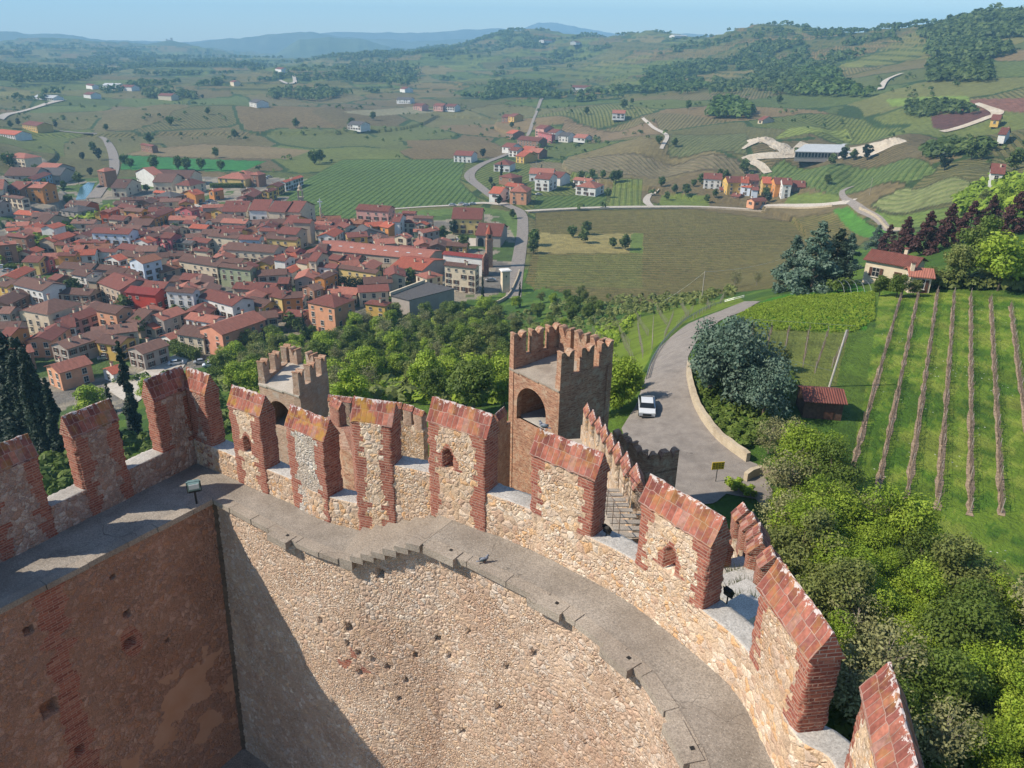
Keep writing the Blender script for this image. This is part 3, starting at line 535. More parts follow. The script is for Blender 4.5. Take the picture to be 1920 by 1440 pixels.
# ------------------------------------------------------------ trees
def leaf_quads(P,N,size,rng):
    n=len(P); a=rng.normal(size=(n,3)); a-= (a*N).sum(1)[:,None]*N; a/=np.linalg.norm(a,axis=1)[:,None]+1e-9; b=np.cross(N,a)
    s=(size*(.6+.8*rng.random(n)))[:,None]; b=b*.62
    V=np.stack([P-a*s-b*s*.25,P-a*s*.1-b*s,P+a*s,P+a*s*.1+b*s],1).reshape(-1,3); Fc=np.arange(4*n).reshape(-1,4)[:,[0,1,2,3]]
    return V,Fc
def crown_mesh(name,mat,h,w,kind,nl,leaf,seed,base=.25):
    """h total height, w crown width, base = clear fraction of trunk"""
    rng=np.random.default_rng(seed); z0=h*base; H=h-z0
    pts=[];nor=[]
    if kind=='round':
        nb=int(14+h*2.2); cs=[]
        for k in range(nb):
            u=rng.normal(size=3);u/=np.linalg.norm(u); q=rng.random()**.4; c=np.array([u[0]*w*.36*q,u[1]*w*.36*q,z0+H*(.5+.42*u[2]*q)]); cs.append((c,w*(.11+.13*rng.random())))
    elif kind=='cone':
        nb=int(16+h*3); cs=[]
        for k in range(nb):
            t=(k+rng.random())/nb; a=rng.random()*6.28; rr_=w*.5*(1-t)**.8*(.55+.5*rng.random()); cs.append((np.array([math.cos(a)*rr_,math.sin(a)*rr_,z0+H*t*.97]),w*(.08+.12*(1-t))))
    elif kind=='column':
        nb=int(12+h*2); cs=[]
        for k in range(nb):
            t=(k+rng.random())/nb; a=rng.random()*6.28; rr_=w*.28*(1-abs(2*t-.8)**2.5*.5)*rng.random()**.5; cs.append((np.array([math.cos(a)*rr_,math.sin(a)*rr_,z0+H*(.03+t*.93)]),w*.24*(1.1-t*.75)))
    elif kind=='bush':
        nb=12; cs=[]
        for k in range(nb):
            a=rng.random()*6.28; q=rng.random()**.5*w*.36; cs.append((np.array([math.cos(a)*q,math.sin(a)*q,H*(.25+.45*rng.random())]),w*(.12+.1*rng.random())))
    wts=np.array([c[1]**2 for c in cs]);wts/=wts.sum(); num=rng.multinomial(nl,wts); tone=[]
    for (c,r),m in zip(cs,num):
        u=rng.normal(size=(m,3));u/=np.linalg.norm(u,axis=1)[:,None]; q=(.45+.6*rng.random(m))[:,None]; sq=np.array([1,1,.72 if kind!='column' else 1.7])
        P=c+u*q*r*sq; pts.append(P); N=u+rng.normal(size=(m,3))*.55+np.array([0,0,.35]); nor.append(N/np.linalg.norm(N,axis=1)[:,None]); tone.append(np.clip(rng.random()*.6+.5*rng.random(m),0,1))
    P=np.concatenate(pts);N=np.concatenate(nor);T=np.concatenate(tone); V,Fc=leaf_quads(P,N,np.full(len(P),leaf),rng)
    return mesh(name,V,Fc,mat,None,False,{'rnd':np.repeat(T,4)},uv=False),cs
def trunk_mesh(name,mat,h,cs,r0,lean=0,limbs=9,seed=0,base=.25):
    rng=random.Random(seed); mb=MB(); top=h*.72; p=np.array([0,0,-.4]); q=np.array([lean*.3,lean*.1,top*.5]); t=np.array([lean*.7,lean*.3,top])
    mb.tube(p,q,r0,r0*.68,7); mb.tube(q,t,r0*.68,r0*.2,7)
    for c,r in rng.sample(cs,min(limbs,len(cs))):
        z=max(h*base*.7,min(top*.95,c[2]*.72)); s=p+(q-p)*((z+.4)/(top*.5+.4)) if z<top*.5 else q+(t-q)*((z-top*.5)/(top*.5)); m=(s+np.array(c))/2+np.array([0,0,-.1*h*.2])
        mb.tube(s,m,r0*.34,r0*.2,5); mb.tube(m,c,r0*.2,r0*.05,5)
    return mb.me(name,mat)
PROTO={}
def proto(key,kind,mat,h,w,nl,leaf,seed,base=.25,r0=.2,limbs=9,bark='bark'):
    cm,cs=crown_mesh('crown',M[mat],h,w,kind,nl,leaf,seed,base); PROTO[key]=(cm,trunk_mesh('trunk',M[bark],h,cs,r0,.3,limbs,seed,base),h)
for s in range(3):
    proto('bright%d'%s,'round','leaf_bright',8,7.5,5200,.21,10+s,.12,.16)
    proto('mid%d'%s,'round','leaf_mid',8,7,4600,.21,20+s,.12,.16)
    proto('olive%d'%s,'round','leaf_olive',8,6.5,3600,.20,30+s,.12,.15,12)
proto('fine0','round','leaf_bright',6,6.4,12500,.10,41,.05,.12,14); proto('fine1','round','leaf_mid',6,6,11000,.105,42,.05,.12,14)
proto('fineolive','round','leaf_olive',6,6,9500,.11,43,.05,.12,16); proto('twiggy','round','leaf_grey',6,6,3000,.11,44,.1,.13,26,'twig'); proto('twiggyfar','round','leaf_grey',9,6.5,1500,.16,45,.15,.16,20,'twig')
proto('cypress','column','leaf_dark',15,2.6,5000,.22,50,.02,.2,4); proto('bigcypress','column','leaf_dark',19,6.5,14000,.25,51,.02,.35,6)
proto('conifer0','cone','leaf_dark',13,8,6500,.25,52,.05,.25,8); proto('conifer1','cone','leaf_blue',13,7.5,6500,.24,53,.05,.25,8)
proto('blue0','round','leaf_blue',8.5,8,7600,.15,54,.05,.22,14); proto('blue1','round','leaf_blue',7,6,5400,.15,55,.04,.2,10)
proto('red0','cone','leaf_red',9,6,4200,.24,56,.05,.2,8); proto('shrub0','bush','leaf_bright',2,2.6,900,.14,57,0,.05,4); proto('shrub1','bush','leaf_mid',2,2.6,900,.14,58,0,.05,4)
proto('far0','round','leaf_far',9,7.5,700,.62,60,.1,.2,3); proto('far1','round','leaf_farb',9,7.5,700,.62,61,.1,.2,3); proto('far2','round','leaf_dark',9,6,600,.6,62,.1,.2,3); proto('farcyp','column','leaf_dark',11,2.6,350,.5,63,.02,.2,2)
def tree(key,x,y,sc,name,label,cat='tree',group=None,z=None,wide=1.0):
    cm,tm,h=PROTO[key]; e=empty(name,(x,y,h1(x,y) if z is None else z),random.random()*6.28,label=label,cat=cat,group=group); e.scale=(sc*wide,sc*wide,sc)
    for nm,me_ in (('crown',cm),('trunk',tm)): link(nm,me_,e)
    return e
def treepx(key,px,py,hm,name,label,group=None,cat='tree',wide=1.0):   # foot at photo point, height in metres
    g=ground(px,py); return tree(key,g[0],g[1],hm/PROTO[key][2],name,label,cat,group,wide=wide)
# woodland on the castle slope, seen between the merlons
WOODP=[(400,700),(420,668),(480,640),(560,640),(640,640),(700,600),(760,600),(840,590),(900,582),(950,598),(950,760),(930,800),(780,790),(640,770),(520,760),(430,740)]
def scatter(P,n,mind,seed,tries=6000):
    PW=poly(P) if isinstance(P[0],tuple) else P; PW=np.array(PW); rng=np.random.default_rng(seed); lo=PW.min(0);hi=PW.max(0); out=[]
    for _ in range(tries):
        p=lo+(hi-lo)*rng.random(2)
        if not inpoly(np.array([p[0]]),np.array([p[1]]),PW)[0]: continue
        if all((p[0]-q[0])**2+(p[1]-q[1])**2>mind**2 for q in out): out.append(p)
        if len(out)>=n: break
    return out
for i,p in enumerate(scatter(WOODP,150,5.2,3)):
    a=math.degrees(math.atan2(p[0],p[1])); q=random.random(); r_=math.hypot(*p)
    kk='bright' if q<.40-(.18 if r_>170 else 0) else 'mid' if q<.68 else 'olive' if q<.88 else 'twiggyfar'
    key=kk+str(random.randrange(3)) if kk!='twiggyfar' else kk
    lab={'bright':'bright green leafy tree in the dense wood on the castle slope','mid':'mid green leafy tree in the dense wood on the castle slope','olive':'dull olive tree in the dense wood on the castle slope','twiggyfar':'half-bare grey twiggy tree in the dense wood on the castle slope'}[kk]
    tree(key,p[0],p[1],.55+.5*random.random(),'slope_tree',lab,group=kk.replace('twiggyfar','bare')+' trees in the wood on the castle slope')
for i,p in enumerate(scatter([(955,600),(960,575),(1100,560),(1130,590),(1040,640),(960,670)],26,4.5,13)):
    key=random.choice(['mid0','olive1','twiggyfar','bright1','olive2']); kk=''.join(c for c in key if not c.isdigit()); tree(key,p[0],p[1],.4+.35*random.random(),'slope_tree',{'mid':'small mid green tree in the scrub left of the gate tower top','olive':'small olive tree in the scrub left of the gate tower top','bright':'small bright green tree in the scrub left of the gate tower top','twiggyfar':'small bare twiggy tree in the scrub left of the gate tower top'}[kk].replace('left of','beyond'),group=kk.replace('twiggyfar','bare')+' scrub trees beyond the gate tower')
# thicket below the wall at lower right
RB=[(1455,1000),(1480,905),(1560,930),(1640,1000),(1700,1090),(1850,1150),(1990,1180),(2050,1480),(1900,1480),(1600,1480),(1560,1300),(1490,1100)]
def thick(P,n,mind,seed,keys,group):
    for p in scatter(P,n,mind,seed):
        key=random.choice(keys); lab={'fine0':'fresh bright green tree in the thicket below the castle wall','fine1':'darker green tree in the thicket below the castle wall','twiggy':'thin twiggy tree in the thicket below the castle wall','fineolive':'olive green tree in the thicket below the castle wall'}[key]
        tree(key,p[0],p[1],.55+.5*random.random(),'thicket_tree',lab,group=group+' ('+{'fine0':'bright','fine1':'dark','twiggy':'twiggy','fineolive':'olive'}[key]+')')
thick(RB,95,2.5,5,['fine0','fine0','fine0','fine0','fine1','fineolive','twiggy','twiggy'],'thicket trees below the wall')
for k,(px,py,hm,key,nm,lab) in enumerate([
 (1490,868,4.6,'twiggy','bare_tree','wide half-bare twiggy tree between the blue-grey cedar and the garden wall'),(1440,850,3.8,'twiggy','bare_tree','twiggy spreading bush at the end of the stone retaining wall'),
 (1370,755,10,'blue0','cedar_tree','tall blue-grey cedar beside the bend of the castle road'),(1330,740,8.5,'blue1','cedar_tree','smaller blue-grey cedar crown right against the road wall'),(1430,785,7,'blue0','cedar_tree','blue-grey cedar crown with bare branches nearest the wooden hut'),(1345,700,8,'blue1','cedar_tree','blue-grey cedar crown at the back of the group by the road'),
 (1480,545,11,'conifer1','cedar_tree','leftmost dark blue-grey conifer of the clump at the top of the field'),(1520,548,13,'conifer1','cedar_tree','tallest dark conifer in the middle of the clump at the top of the field'),(1560,535,11,'conifer0','cedar_tree','dark green conifer at the right side of the clump at the top of the field'),(1585,510,9,'conifer1','cedar_tree','small blue-grey conifer just left of the white farmhouse'),
 (1640,470,9,'conifer1','cedar_tree','blue-grey conifer directly behind the white farmhouse roof'),(1690,478,9,'red0','plum_tree','first red-brown tree behind the farmhouse roof'),(1730,478,9.5,'red0','plum_tree','second red-brown tree behind the farmhouse'),(1770,462,9.5,'red0','plum_tree','third red-brown tree behind the farmhouse'),(1810,455,9,'red0','plum_tree','red-brown tree left of the big round green tree'),(1660,478,8,'red0','plum_tree','low red-brown tree above the left half of the farmhouse roof'),(1895,440,9,'red0','plum_tree','red-brown tree at the right edge of the photo'),(1850,432,8,'red0','plum_tree','red-brown tree behind the big round green trees'),
 (1870,545,10.5,'bright0','round_tree','large round bright green tree at the right edge above the vineyard'),(1830,500,10,'mid1','round_tree','tall mid green tree behind the large round one'),(1790,540,8,'olive1','olive_tree','grey-green tree between the farmhouse and the round green tree'),(1648,556,3.6,'mid0','round_tree','dark green bush hiding the left front of the farmhouse'),(1680,558,4.2,'mid1','round_tree','larger dark green bush hiding the middle of the farmhouse'),(1712,556,3.2,'olive0','round_tree','grey-green bush at the right front of the farmhouse'),(1570,548,3.5,'shrub1','shrub','low green bush left of the farmhouse pergola'),(1740,540,4,'olive0','shrub','grey bush at the right end of the farmhouse'),
 (1880,400,9,'bright1','round_tree','bright green tree on the hillside at the right edge'),(1845,390,7,'olive2','round_tree','pale olive tree on the hillside at right'),(1915,385,8,'bright2','round_tree','yellow-green tree highest on the right hillside'),
 (1460,695,3.4,'olive0','round_tree','small olive tree in the little vineyard behind the hut'),
 (1165,765,5.5,'bright2','round_tree','bright green tree right of the castle tower beside the road'),(1160,720,4.5,'bright0','round_tree','yellow-green bush behind the tree by the castle tower'),
 (1140,780,5.,'bright1','round_tree','yellow-green tree touching the right wall of the gate tower'),(1185,735,3.,'bright0','round_tree','low bright bush at the roadside above the white car'),(1150,745,4.5,'olive0','olive_tree','dull olive bush behind the trees by the gate tower'),
 (1376,920,1.6,'shrub0','shrub','small bright bush by the yellow sign'),(1400,930,1.4,'shrub0','shrub','small green bush right of the yellow sign'),
 (1377,540,7,'twiggyfar','bare_tree','bare slender tree on the edge of the big field left of the guardrail end'),(1418,535,5,'twiggyfar','bare_tree','small bare tree left of the conifer clump')]):
    treepx(key,px,py,hm,nm,lab,wide=1.25 if key.startswith('conifer') else 1.)
tx=lambda px,py,z: atz(px,py,z)
for px,py,zb,hm,key,wd,nm,lab in [(60,880,20,24,'bigcypress',1.15,'cypress_tree','broad dark cypress in the middle of the group left of the wall'),(18,850,20,19,'cypress',1.2,'cypress_tree','slim dark cypress left of the broad one'),(105,905,22,20,'bigcypress',.8,'cypress_tree','dark cypress behind the second merlon from the left'),
  (262,850,20,19,'cypress',1.0,'cypress_tree','tall slender cypress just left of the corner merlon'),(238,905,22,13,'cypress',.9,'cypress_tree','shorter slender cypress beside the second merlon'),(572,640,3,13,'cypress',1.,'cypress_tree','slender cypress in front of the orange palazzo'),(500,672,4,9,'cypress',.95,'cypress_tree','short cypress behind the small tower'),
  (92,890,20,22,'bigcypress',1.,'cypress_tree','dark cypress between the broad one and the second merlon'),(130,900,24,15,'cypress',1.2,'cypress_tree','low dark cypress touching the left edge of the second merlon'),
  (170,760,12,8.5,'bright1',1.1,'round_tree','round green tree between the salmon house and the second merlon'),(282,745,12,7,'bright2',1.,'round_tree','round green tree behind the slender cypress'),(0,770,15,10,'bright0',1.1,'round_tree','bright green tree at the left edge behind the cypresses'),(905,560,0,12,'cypress',.8,'cypress_tree','thin cypress right of the cream palazzo'),(974,580,4,10,'cypress',.8,'cypress_tree','thin cypress at the foot of the valley road')]:
    p=tx(px,py,zb); tree(key,p[0],p[1],hm/PROTO[key][2],nm,lab,z=h1(p[0],p[1])-.3,wide=wd)
# trees among the houses and out in the valley
TT=[(20,315,'far1'),(155,300,'far2'),(148,345,'far0'),(120,355,'far1'),(130,385,'far1'),(185,300,'far2'),(175,285,'far0'),(170,330,'far2'),(285,345,'far0'),(275,360,'far0'),(265,345,'far0'),(330,440,'far0'),(150,430,'far0'),(170,430,'far0'),(310,415,'far0'),
 (290,318,'far1'),(335,318,'far1'),(350,320,'far1'),(378,318,'far1'),(415,320,'far1'),(235,310,'far1'),(245,315,'far1'),(455,345,'far0'),(505,395,'far0'),(512,410,'far1'),(540,400,'far0'),(850,440,'far2'),(905,295,'far2'),(925,360,'far2'),(920,345,'far2'),(935,385,'far2'),(960,410,'far0'),(870,470,'far0'),(885,430,'far0'),
 (800,445,'far0'),(830,450,'far0'),(720,430,'far0'),(745,440,'far0'),(770,532,'far0'),(1002,460,'far1'),(1073,445,'far1'),(1100,440,'far0'),(1148,465,'far0'),(1172,468,'far0'),(1095,455,'far0'),(1000,475,'far0'),(1075,355,'far2'),(1110,335,'far0'),(1130,335,'far1'),(1150,345,'far0'),(1140,370,'far0'),(1160,340,'far0'),(1090,340,'far0'),
 (1240,350,'far1'),(1265,362,'far0'),(1285,370,'far0'),(1300,350,'far1'),(1325,380,'far0'),(1340,370,'far0'),(1250,375,'far0'),(1315,345,'far0'),(1350,330,'far0'),(1395,325,'far0'),(1360,340,'far0'),(1440,380,'far2'),(1435,370,'far0'),(1470,365,'far0'),(1550,345,'far0'),(1580,300,'far2'),(1600,300,'far0'),(1625,300,'far2'),(1560,310,'far0'),(1770,320,'far2'),(1900,320,'far0'),(1840,300,'far0'),(1820,300,'far0'),
 (700,225,'far0'),(660,240,'far0'),(405,295,'far0'),(555,240,'far0'),(600,305,'far0'),(590,308,'far1'),(440,260,'far0'),(390,215,'far0'),(320,235,'far1'),(280,270,'far0'),(200,245,'far0'),(105,240,'far2'),(20,240,'far0'),(35,235,'far2'),(1015,330,'farcyp'),(1100,215,'far0'),(1170,205,'far0'),(1185,195,'far0'),(1290,205,'far1'),(1460,195,'far0'),(940,330,'farcyp'),(1265,275,'far0'),(1235,270,'far1'),(380,185,'far2'),(290,185,'far2'),(960,240,'far0'),(55,360,'far0'),(85,350,'far1'),(70,330,'far0'),(130,450,'far0'),(140,560,'far0'),(60,565,'far0'),(235,590,'far0'),(330,605,'far0'),(350,600,'far0'),(265,630,'far0'),(225,560,'far1'),(545,620,'far0'),(610,600,'far0'),(560,625,'far0')]
KN={'far0':'dark green leafy tree','far1':'light green leafy tree','far2':'blackish evergreen tree','farcyp':'slim dark cypress'}
PLACED=[]
for px,py,k in TT: PLACED.append((px,py,treepx(k,px,py,(5+3.5*random.random())*(1.35 if k=='farcyp' or py<330 else 1),'valley_tree' if py<300 else 'town_tree',KN[k]+' in the valley below the castle',group=KN[k]+'s scattered over the valley')))
# far woods and hedgerow trees: beyond counting
def far_clumps(name,P,sizes,mat,seed,nq=18):
    rng=np.random.default_rng(seed); n=len(P); z=height(P[:,0],P[:,1]); u=rng.normal(size=(n,nq,3)); u/=np.linalg.norm(u,axis=2)[...,None]; u[...,2]=np.abs(u[...,2])
    C=np.stack([P[:,0],P[:,1],z+sizes*.35],1)[:,None]+u*sizes[:,None,None]*np.array([.42,.42,.5]); N=u+rng.normal(size=u.shape)*.3+np.array([0,0,.3]); N/=np.linalg.norm(N,axis=2)[...,None]
    V,Fc=leaf_quads(C.reshape(-1,3),N.reshape(-1,3),np.repeat(sizes*.27,nq),rng); t=np.repeat(rng.random(n),nq)*.7+rng.random(n*nq)*.3
    return tag(link(name,mesh(name,V,Fc,mat,None,False,{'rnd':np.repeat(t,4)},uv=False)),kind='stuff')
rng=np.random.default_rng(77)
w=np.where(WOOD&(np.abs(np.degrees(np.arctan2(X,Y)))<44)&(R_>850)&(R_<4200))[0]
pr=R_[w]**2; w=rng.choice(w,min(14000,len(w)),replace=False,p=pr/pr.sum()); Pw=np.stack([X[w],Y[w]],1)+rng.normal(size=(len(w),2))*4
q=rng.random(len(Pw))<.6; sz=5+5*rng.random(len(Pw))+np.hypot(Pw[:,0],Pw[:,1])/900
far_clumps('far_wood',Pw[q],sz[q],M['leaf_far'],1); far_clumps('far_wood',Pw[~q],sz[~q],M['leaf_farb'],2)
# named clumps of wood on the hills, and hedges along field edges
def clump(P,n,sz,mat,seed,name='far_wood'):
    PW=poly(P); md=np.median([math.hypot(*p) for p in PW]); PW=[p for p in PW if md*.4<math.hypot(*p)<md*2.2]
    Q=np.array(scatter(np.array(PW),n,sz*.35,seed,n*30)); 
    if len(Q): far_clumps(name,Q,np.full(len(Q),sz)*(.7+.6*rng.random(len(Q))),M[mat],seed)
clump([(1330,222),(1345,195),(1375,192),(1410,212),(1405,224)],130,10,'leaf_farb',31)
clump([(1400,148),(1440,132),(1500,138),(1520,150),(1590,165),(1560,175),(1440,165)],260,10,'leaf_far',32)
clump([(1500,180),(1480,140),(1570,130),(1580,165),(1640,185)],240,10,'leaf_farb',33)
clump([(1735,110),(1740,80),(1880,85),(1900,100),(1830,118)],260,10,'leaf_far',34)
clump([(1740,155),(1740,120),(1850,125),(1860,155)],220,9,'leaf_far',35)
clump([(1720,62),(1800,42),(1880,32),(1940,34),(1940,70),(1850,75),(1730,75)],420,11,'leaf_far',36)
clump([(1330,180),(1340,150),(1460,160),(1560,172),(1530,182),(1400,172)],120,9,'leaf_far',37)
clump([(1200,165),(1220,130),(1310,150),(1330,170),(1280,178)],200,10,'leaf_farb',38)
clump([(500,185),(520,170),(610,165),(660,178),(600,190)],160,9,'leaf_far',39)
clump([(640,145),(660,115),(790,125),(780,160),(730,170)],260,11,'leaf_far',40)
clump([(1730,290),(1750,278),(1830,272),(1860,285),(1800,292),(1740,300)],120,6,'leaf_far',41)
clump([(1690,215),(1700,195),(1810,200),(1830,215),(1720,222)],110,6,'leaf_far',42)
clump([(180,410),(0,460),(0,500),(30,490),(120,450),(230,400),(240,385)],90,5,'leaf_bright',43,'ground_cover')
clump([(270,185),(275,175),(360,178),(370,186)],60,9,'leaf_far',44)
clump([(1800,410),(1790,380),(1830,350),(1920,335),(1990,340),(1990,420),(1880,400)],240,4.5,'leaf_bright',45,'ground_cover')
clump([(1350,612),(1420,572),(1480,556),(1640,548),(1640,600),(1600,625),(1400,618)],6000,.30,'leaf_bright',46,'ground_cover')
clump([(1120,620),(1200,590),(1130,690),(1100,680)],200,1.2,'leaf_bright',47,'ground_cover')
clump([(1440,800),(1500,740),(1480,690),(1430,640),(1330,640),(1300,700),(1330,800),(1420,860)],700,.8,'leaf_mid',48,'ground_cover')
clump([(1640,545),(1900,545),(1990,560),(1990,535),(1760,530)],150,2.2,'leaf_olive',49,'ground_cover')
clump([(965,590),(1100,560),(1250,555),(1370,545),(1380,560),(1300,575),(1180,600),(1050,700),(960,640)],420,1.9,'leaf_olive',50,'ground_cover')
for i in range(26):
    a=(random.uniform(-30,30)); r_=random.uniform(450,1300); 
w=np.where((np.abs(np.degrees(np.arctan2(X,Y)))<42)&(R_>380)&(R_<1600)&(fbm(X/45,Y/45,99)>.60)&~inpoly(X,Y,TOWNP))[0]; pr=R_[w]**1.6; w=rng.choice(w,800,replace=False,p=pr/pr.sum()); 
ok=np.ones(len(w),bool)
for Pf in FIELDS[:20]: ok&=~inpoly(X[w],Y[w],poly(Pf[0]))
w=w[ok]; far_clumps('hedgerow_trees',np.stack([X[w],Y[w]],1),2.2+3.2*rng.random(len(w)),M['leaf_far'],5)
# slope undergrowth
clump(WOODP,2200,2.0,'leaf_bright',51,'undergrowth'); clump([(-120,930),(-120,760),(60,770),(150,800),(260,830),(420,760),(400,700),(200,720),(330,700),(440,790),(420,860),(100,930)],900,2.0,'leaf_mid',54,'undergrowth'); clump(WOODP,900,2.4,'leaf_olive',52,'undergrowth')
clump(RB,1500,1.0,'leaf_mid',53,'undergrowth')
# ------------------------------------------------------------ castle
def proj(P):
    Q=np.asarray(P,float)-np.array([0,0,CH]); d=Q@CF; return 960+F*(Q@CR)/d,720-F*(Q@CU)/d
def part(name,me,root,label=None):
    o=link(name,me,root); o.location=[-c for c in root.location]
    if label: o['label']=label
    return o
def sub(name,me,par):
    return link(name,me,par)
ZL,ZU=77.45,78.60; SLO,SHI=78.32,79.75
def resample(P,step):
    P=np.array([p[:2] for p in P]); C=[]
    for i in range(len(P)-1):
        p0=P[max(i-1,0)];p1=P[i];p2=P[i+1];p3=P[min(i+2,len(P)-1)]
        for k in range(24):
            t=k/24; C.append(.5*((2*p1)+(-p0+p2)*t+(2*p0-5*p1+4*p2-p3)*t*t+(-p0+3*p1-3*p2+p3)*t**3))
    C.append(P[-1]); C=np.array(C); s=np.concatenate([[0],np.cumsum(np.linalg.norm(np.diff(C,axis=0),axis=1))])
    n=max(2,int(s[-1]/step)); q=np.linspace(0,s[-1],n); return np.stack([np.interp(q,s,C[:,0]),np.interp(q,s,C[:,1])],1),q
def normals(C):
    T=np.gradient(C,axis=0); T/=np.linalg.norm(T,axis=1)[:,None]; return np.stack([-T[:,1],T[:,0]],1)
root=empty('castle_wall',(-2,17,54),label='high rubble and brick castle wall with gabled merlons curving round the courtyard in the foreground',cat='castle wall')
K=atz(370,868,ZL)[:2]; KI=atz(400,935,ZL)[:2]
L0=atz(0,1055,ZL)[:2]; dL=(L0-K)/np.linalg.norm(L0-K); LI=atz(0,1140,ZL)[:2]; dI=(LI-KI)/np.linalg.norm(LI-KI)
lowO=[K,atz(408,878,ZL)[:2],atz(427,758,80.1)[:2],atz(488,780,80.1)[:2],atz(535,797,80.1)[:2],atz(608,827,80.1)[:2],atz(801,787,81.3)[:2],atz(913,822,81.3)[:2],atz(995,849,81.3)[:2],atz(1117,899,81.3)[:2],atz(1200,938,81.3)[:2],atz(1335,1024,81.3)[:2],atz(1425,1096,81.3)[:2],atz(1521,1239,81.3)[:2]]
m11=atz(1619,1288,81.3)[:2]; lowO=lowO[:-1]+[lowO[-1],m11+np.array([-.18,-.1]),m11+np.array([-.55,-1.9]),m11+np.array([-1.5,-4.5]),m11+np.array([-3.2,-7.])]
lowO=[p for i,p in enumerate(lowO) if i not in(1,)]
inL=[KI,atz(530,1005,ZL)[:2],atz(640,1050,ZL)[:2],atz(790,1019,ZU)[:2],atz(840,1035,ZU)[:2],atz(1010,1120,ZU)[:2],atz(1060,1150,ZU)[:2],atz(1170,1235,ZU)[:2],atz(1220,1290,ZU)[:2],atz(1305,1440,ZU)[:2]]
e_=inL[-1]; inL+=[e_+np.array([-.15,-1.6]),e_+np.array([-.9,-3.8]),e_+np.array([-2.4,-6.2])]
Oc,Os=resample(lowO,.05); Ic,Is=resample(inL,.05)
def nearest_s(C,s,p): return s[np.argmin(((C-np.array(p)[:2])**2).sum(1))]
_c6=np.concatenate([Oc,np.full((len(Oc),1),80.93)],1); _x6,_=proj(_c6); _k=np.where((Oc[:,0]<-2)&(Oc[:,0]>-6.5))[0]; M6A=Oc[_k[np.argmin(abs(_x6[_k]-658))]]; M6B=Oc[_k[np.argmin(abs(_x6[_k]-735))]]; sM6=nearest_s(Oc,Os,M6A); sS0=nearest_s(Ic,Is,inL[2])+.0; sS1=nearest_s(Ic,Is,inL[3]); 
# parapet sweep
def sweep(C,s,sill,floor,thick=.56,zb=48.,step=.055):
    N=normals(C); nz=int(1.5/step); ta=np.linspace(0,1,nz); tb=np.linspace(0,1,9)[1:]; tc=np.array([.15,.4,1.,3.,8.,99.])
    V=[];mid=[]
    rows=[(0*ta,floor[:,None]-.3+(sill-floor+.3)[:,None]*ta[None,:])]; d=[np.zeros(nz)]; z=[rows[0][1]]
    d.append(thick*tb); z.append(np.repeat(sill[:,None],len(tb),1)); d.append(np.full(len(tc),thick)); z.append(np.maximum(sill[:,None]-tc[None,:],zb))
    d=np.concatenate(d); z=np.concatenate(z,1); P=C[:,None]+N[:,None]*d[None,:,None]; V=np.concatenate([P,z[...,None]],2); nv=len(d)
    fj=np.arange(nv-1); m=np.where((fj>=nz-1)&(fj<nz-1+len(tb)),1,0); return V.reshape(-1,3),grid_faces(len(C),nv),np.tile(m,len(C)-1)
floorO=np.where(Os<nearest_s(Oc,Os,atz(870,975,ZU)),ZL,ZU); sillO=np.where(Os<sM6+.5,SLO,SHI)
# the left side, straight
tL=np.arange(-.3,9.5,.05)[::-1]; CLs=K[None]+dL[None]*tL[:,None]; 
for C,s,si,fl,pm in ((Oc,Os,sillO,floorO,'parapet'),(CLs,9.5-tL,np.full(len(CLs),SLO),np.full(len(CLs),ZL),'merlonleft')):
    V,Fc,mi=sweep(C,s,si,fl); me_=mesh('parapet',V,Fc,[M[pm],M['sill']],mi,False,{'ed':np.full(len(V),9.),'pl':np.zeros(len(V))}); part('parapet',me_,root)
# walkway slabs
def strip(name,A,B,za,zb,mat,n,root=root,lab=None):
    # solid strip between two curves with nosing
    V=[];k=len(A)
    for t in np.linspace(0,1,n): V.append(np.concatenate([A*(1-t)+B*t,np.full((k,1),za)],1))
    V=[np.concatenate([A,np.full((k,1),za-zb)],1)]+V; V=np.stack(V,1); nv=V.shape[1]
    return part(name,mesh(name,V.reshape(-1,3),grid_faces(k,nv),mat),root,lab)
def match(Ca,sa,a0,a1,Cb,sb,b0,b1,n):
    qa=np.linspace(a0,a1,n);qb=np.linspace(b0,b1,n)
    return np.stack([np.interp(qa,sa,Ca[:,0]),np.interp(qa,sa,Ca[:,1])],1),np.stack([np.interp(qb,sb,Cb[:,0]),np.interp(qb,sb,Cb[:,1])],1)
sO0=nearest_s(Oc,Os,atz(690,985,ZL)); sO1=nearest_s(Oc,Os,atz(850,972,ZU))
A,B=match(Ic,Is,0,sS0,Oc,Os,0,sO0+.0,60); strip('walkway',A,B+0*B,ZL,.16,M['walk'],18,lab='lower level of the concrete wall walk before the steps')
A,B=match(Ic,Is,sS1,Is[-1],Oc,Os,sO1,Os[-1],120); strip('walkway',A,B,ZU,.16,M['walk'],18,lab='upper level of the concrete wall walk curving right')
nI=int(9.5/.2); tt=np.linspace(9.5,0,nI); A=KI[None]+dI[None]*tt[:,None]; B=K[None]+dL[None]*tt[:,None]; strip('walkway',A,B,ZL,.16,M['walk'],18,lab='shaded left arm of the wall walk')
ns=7; st=empty('stone_steps',(*((inL[2]+inL[3])/2),ZL-1.),label='seven worn stone steps joining the lower and upper wall walk',cat='steps')
st.parent=None
mb=MB()
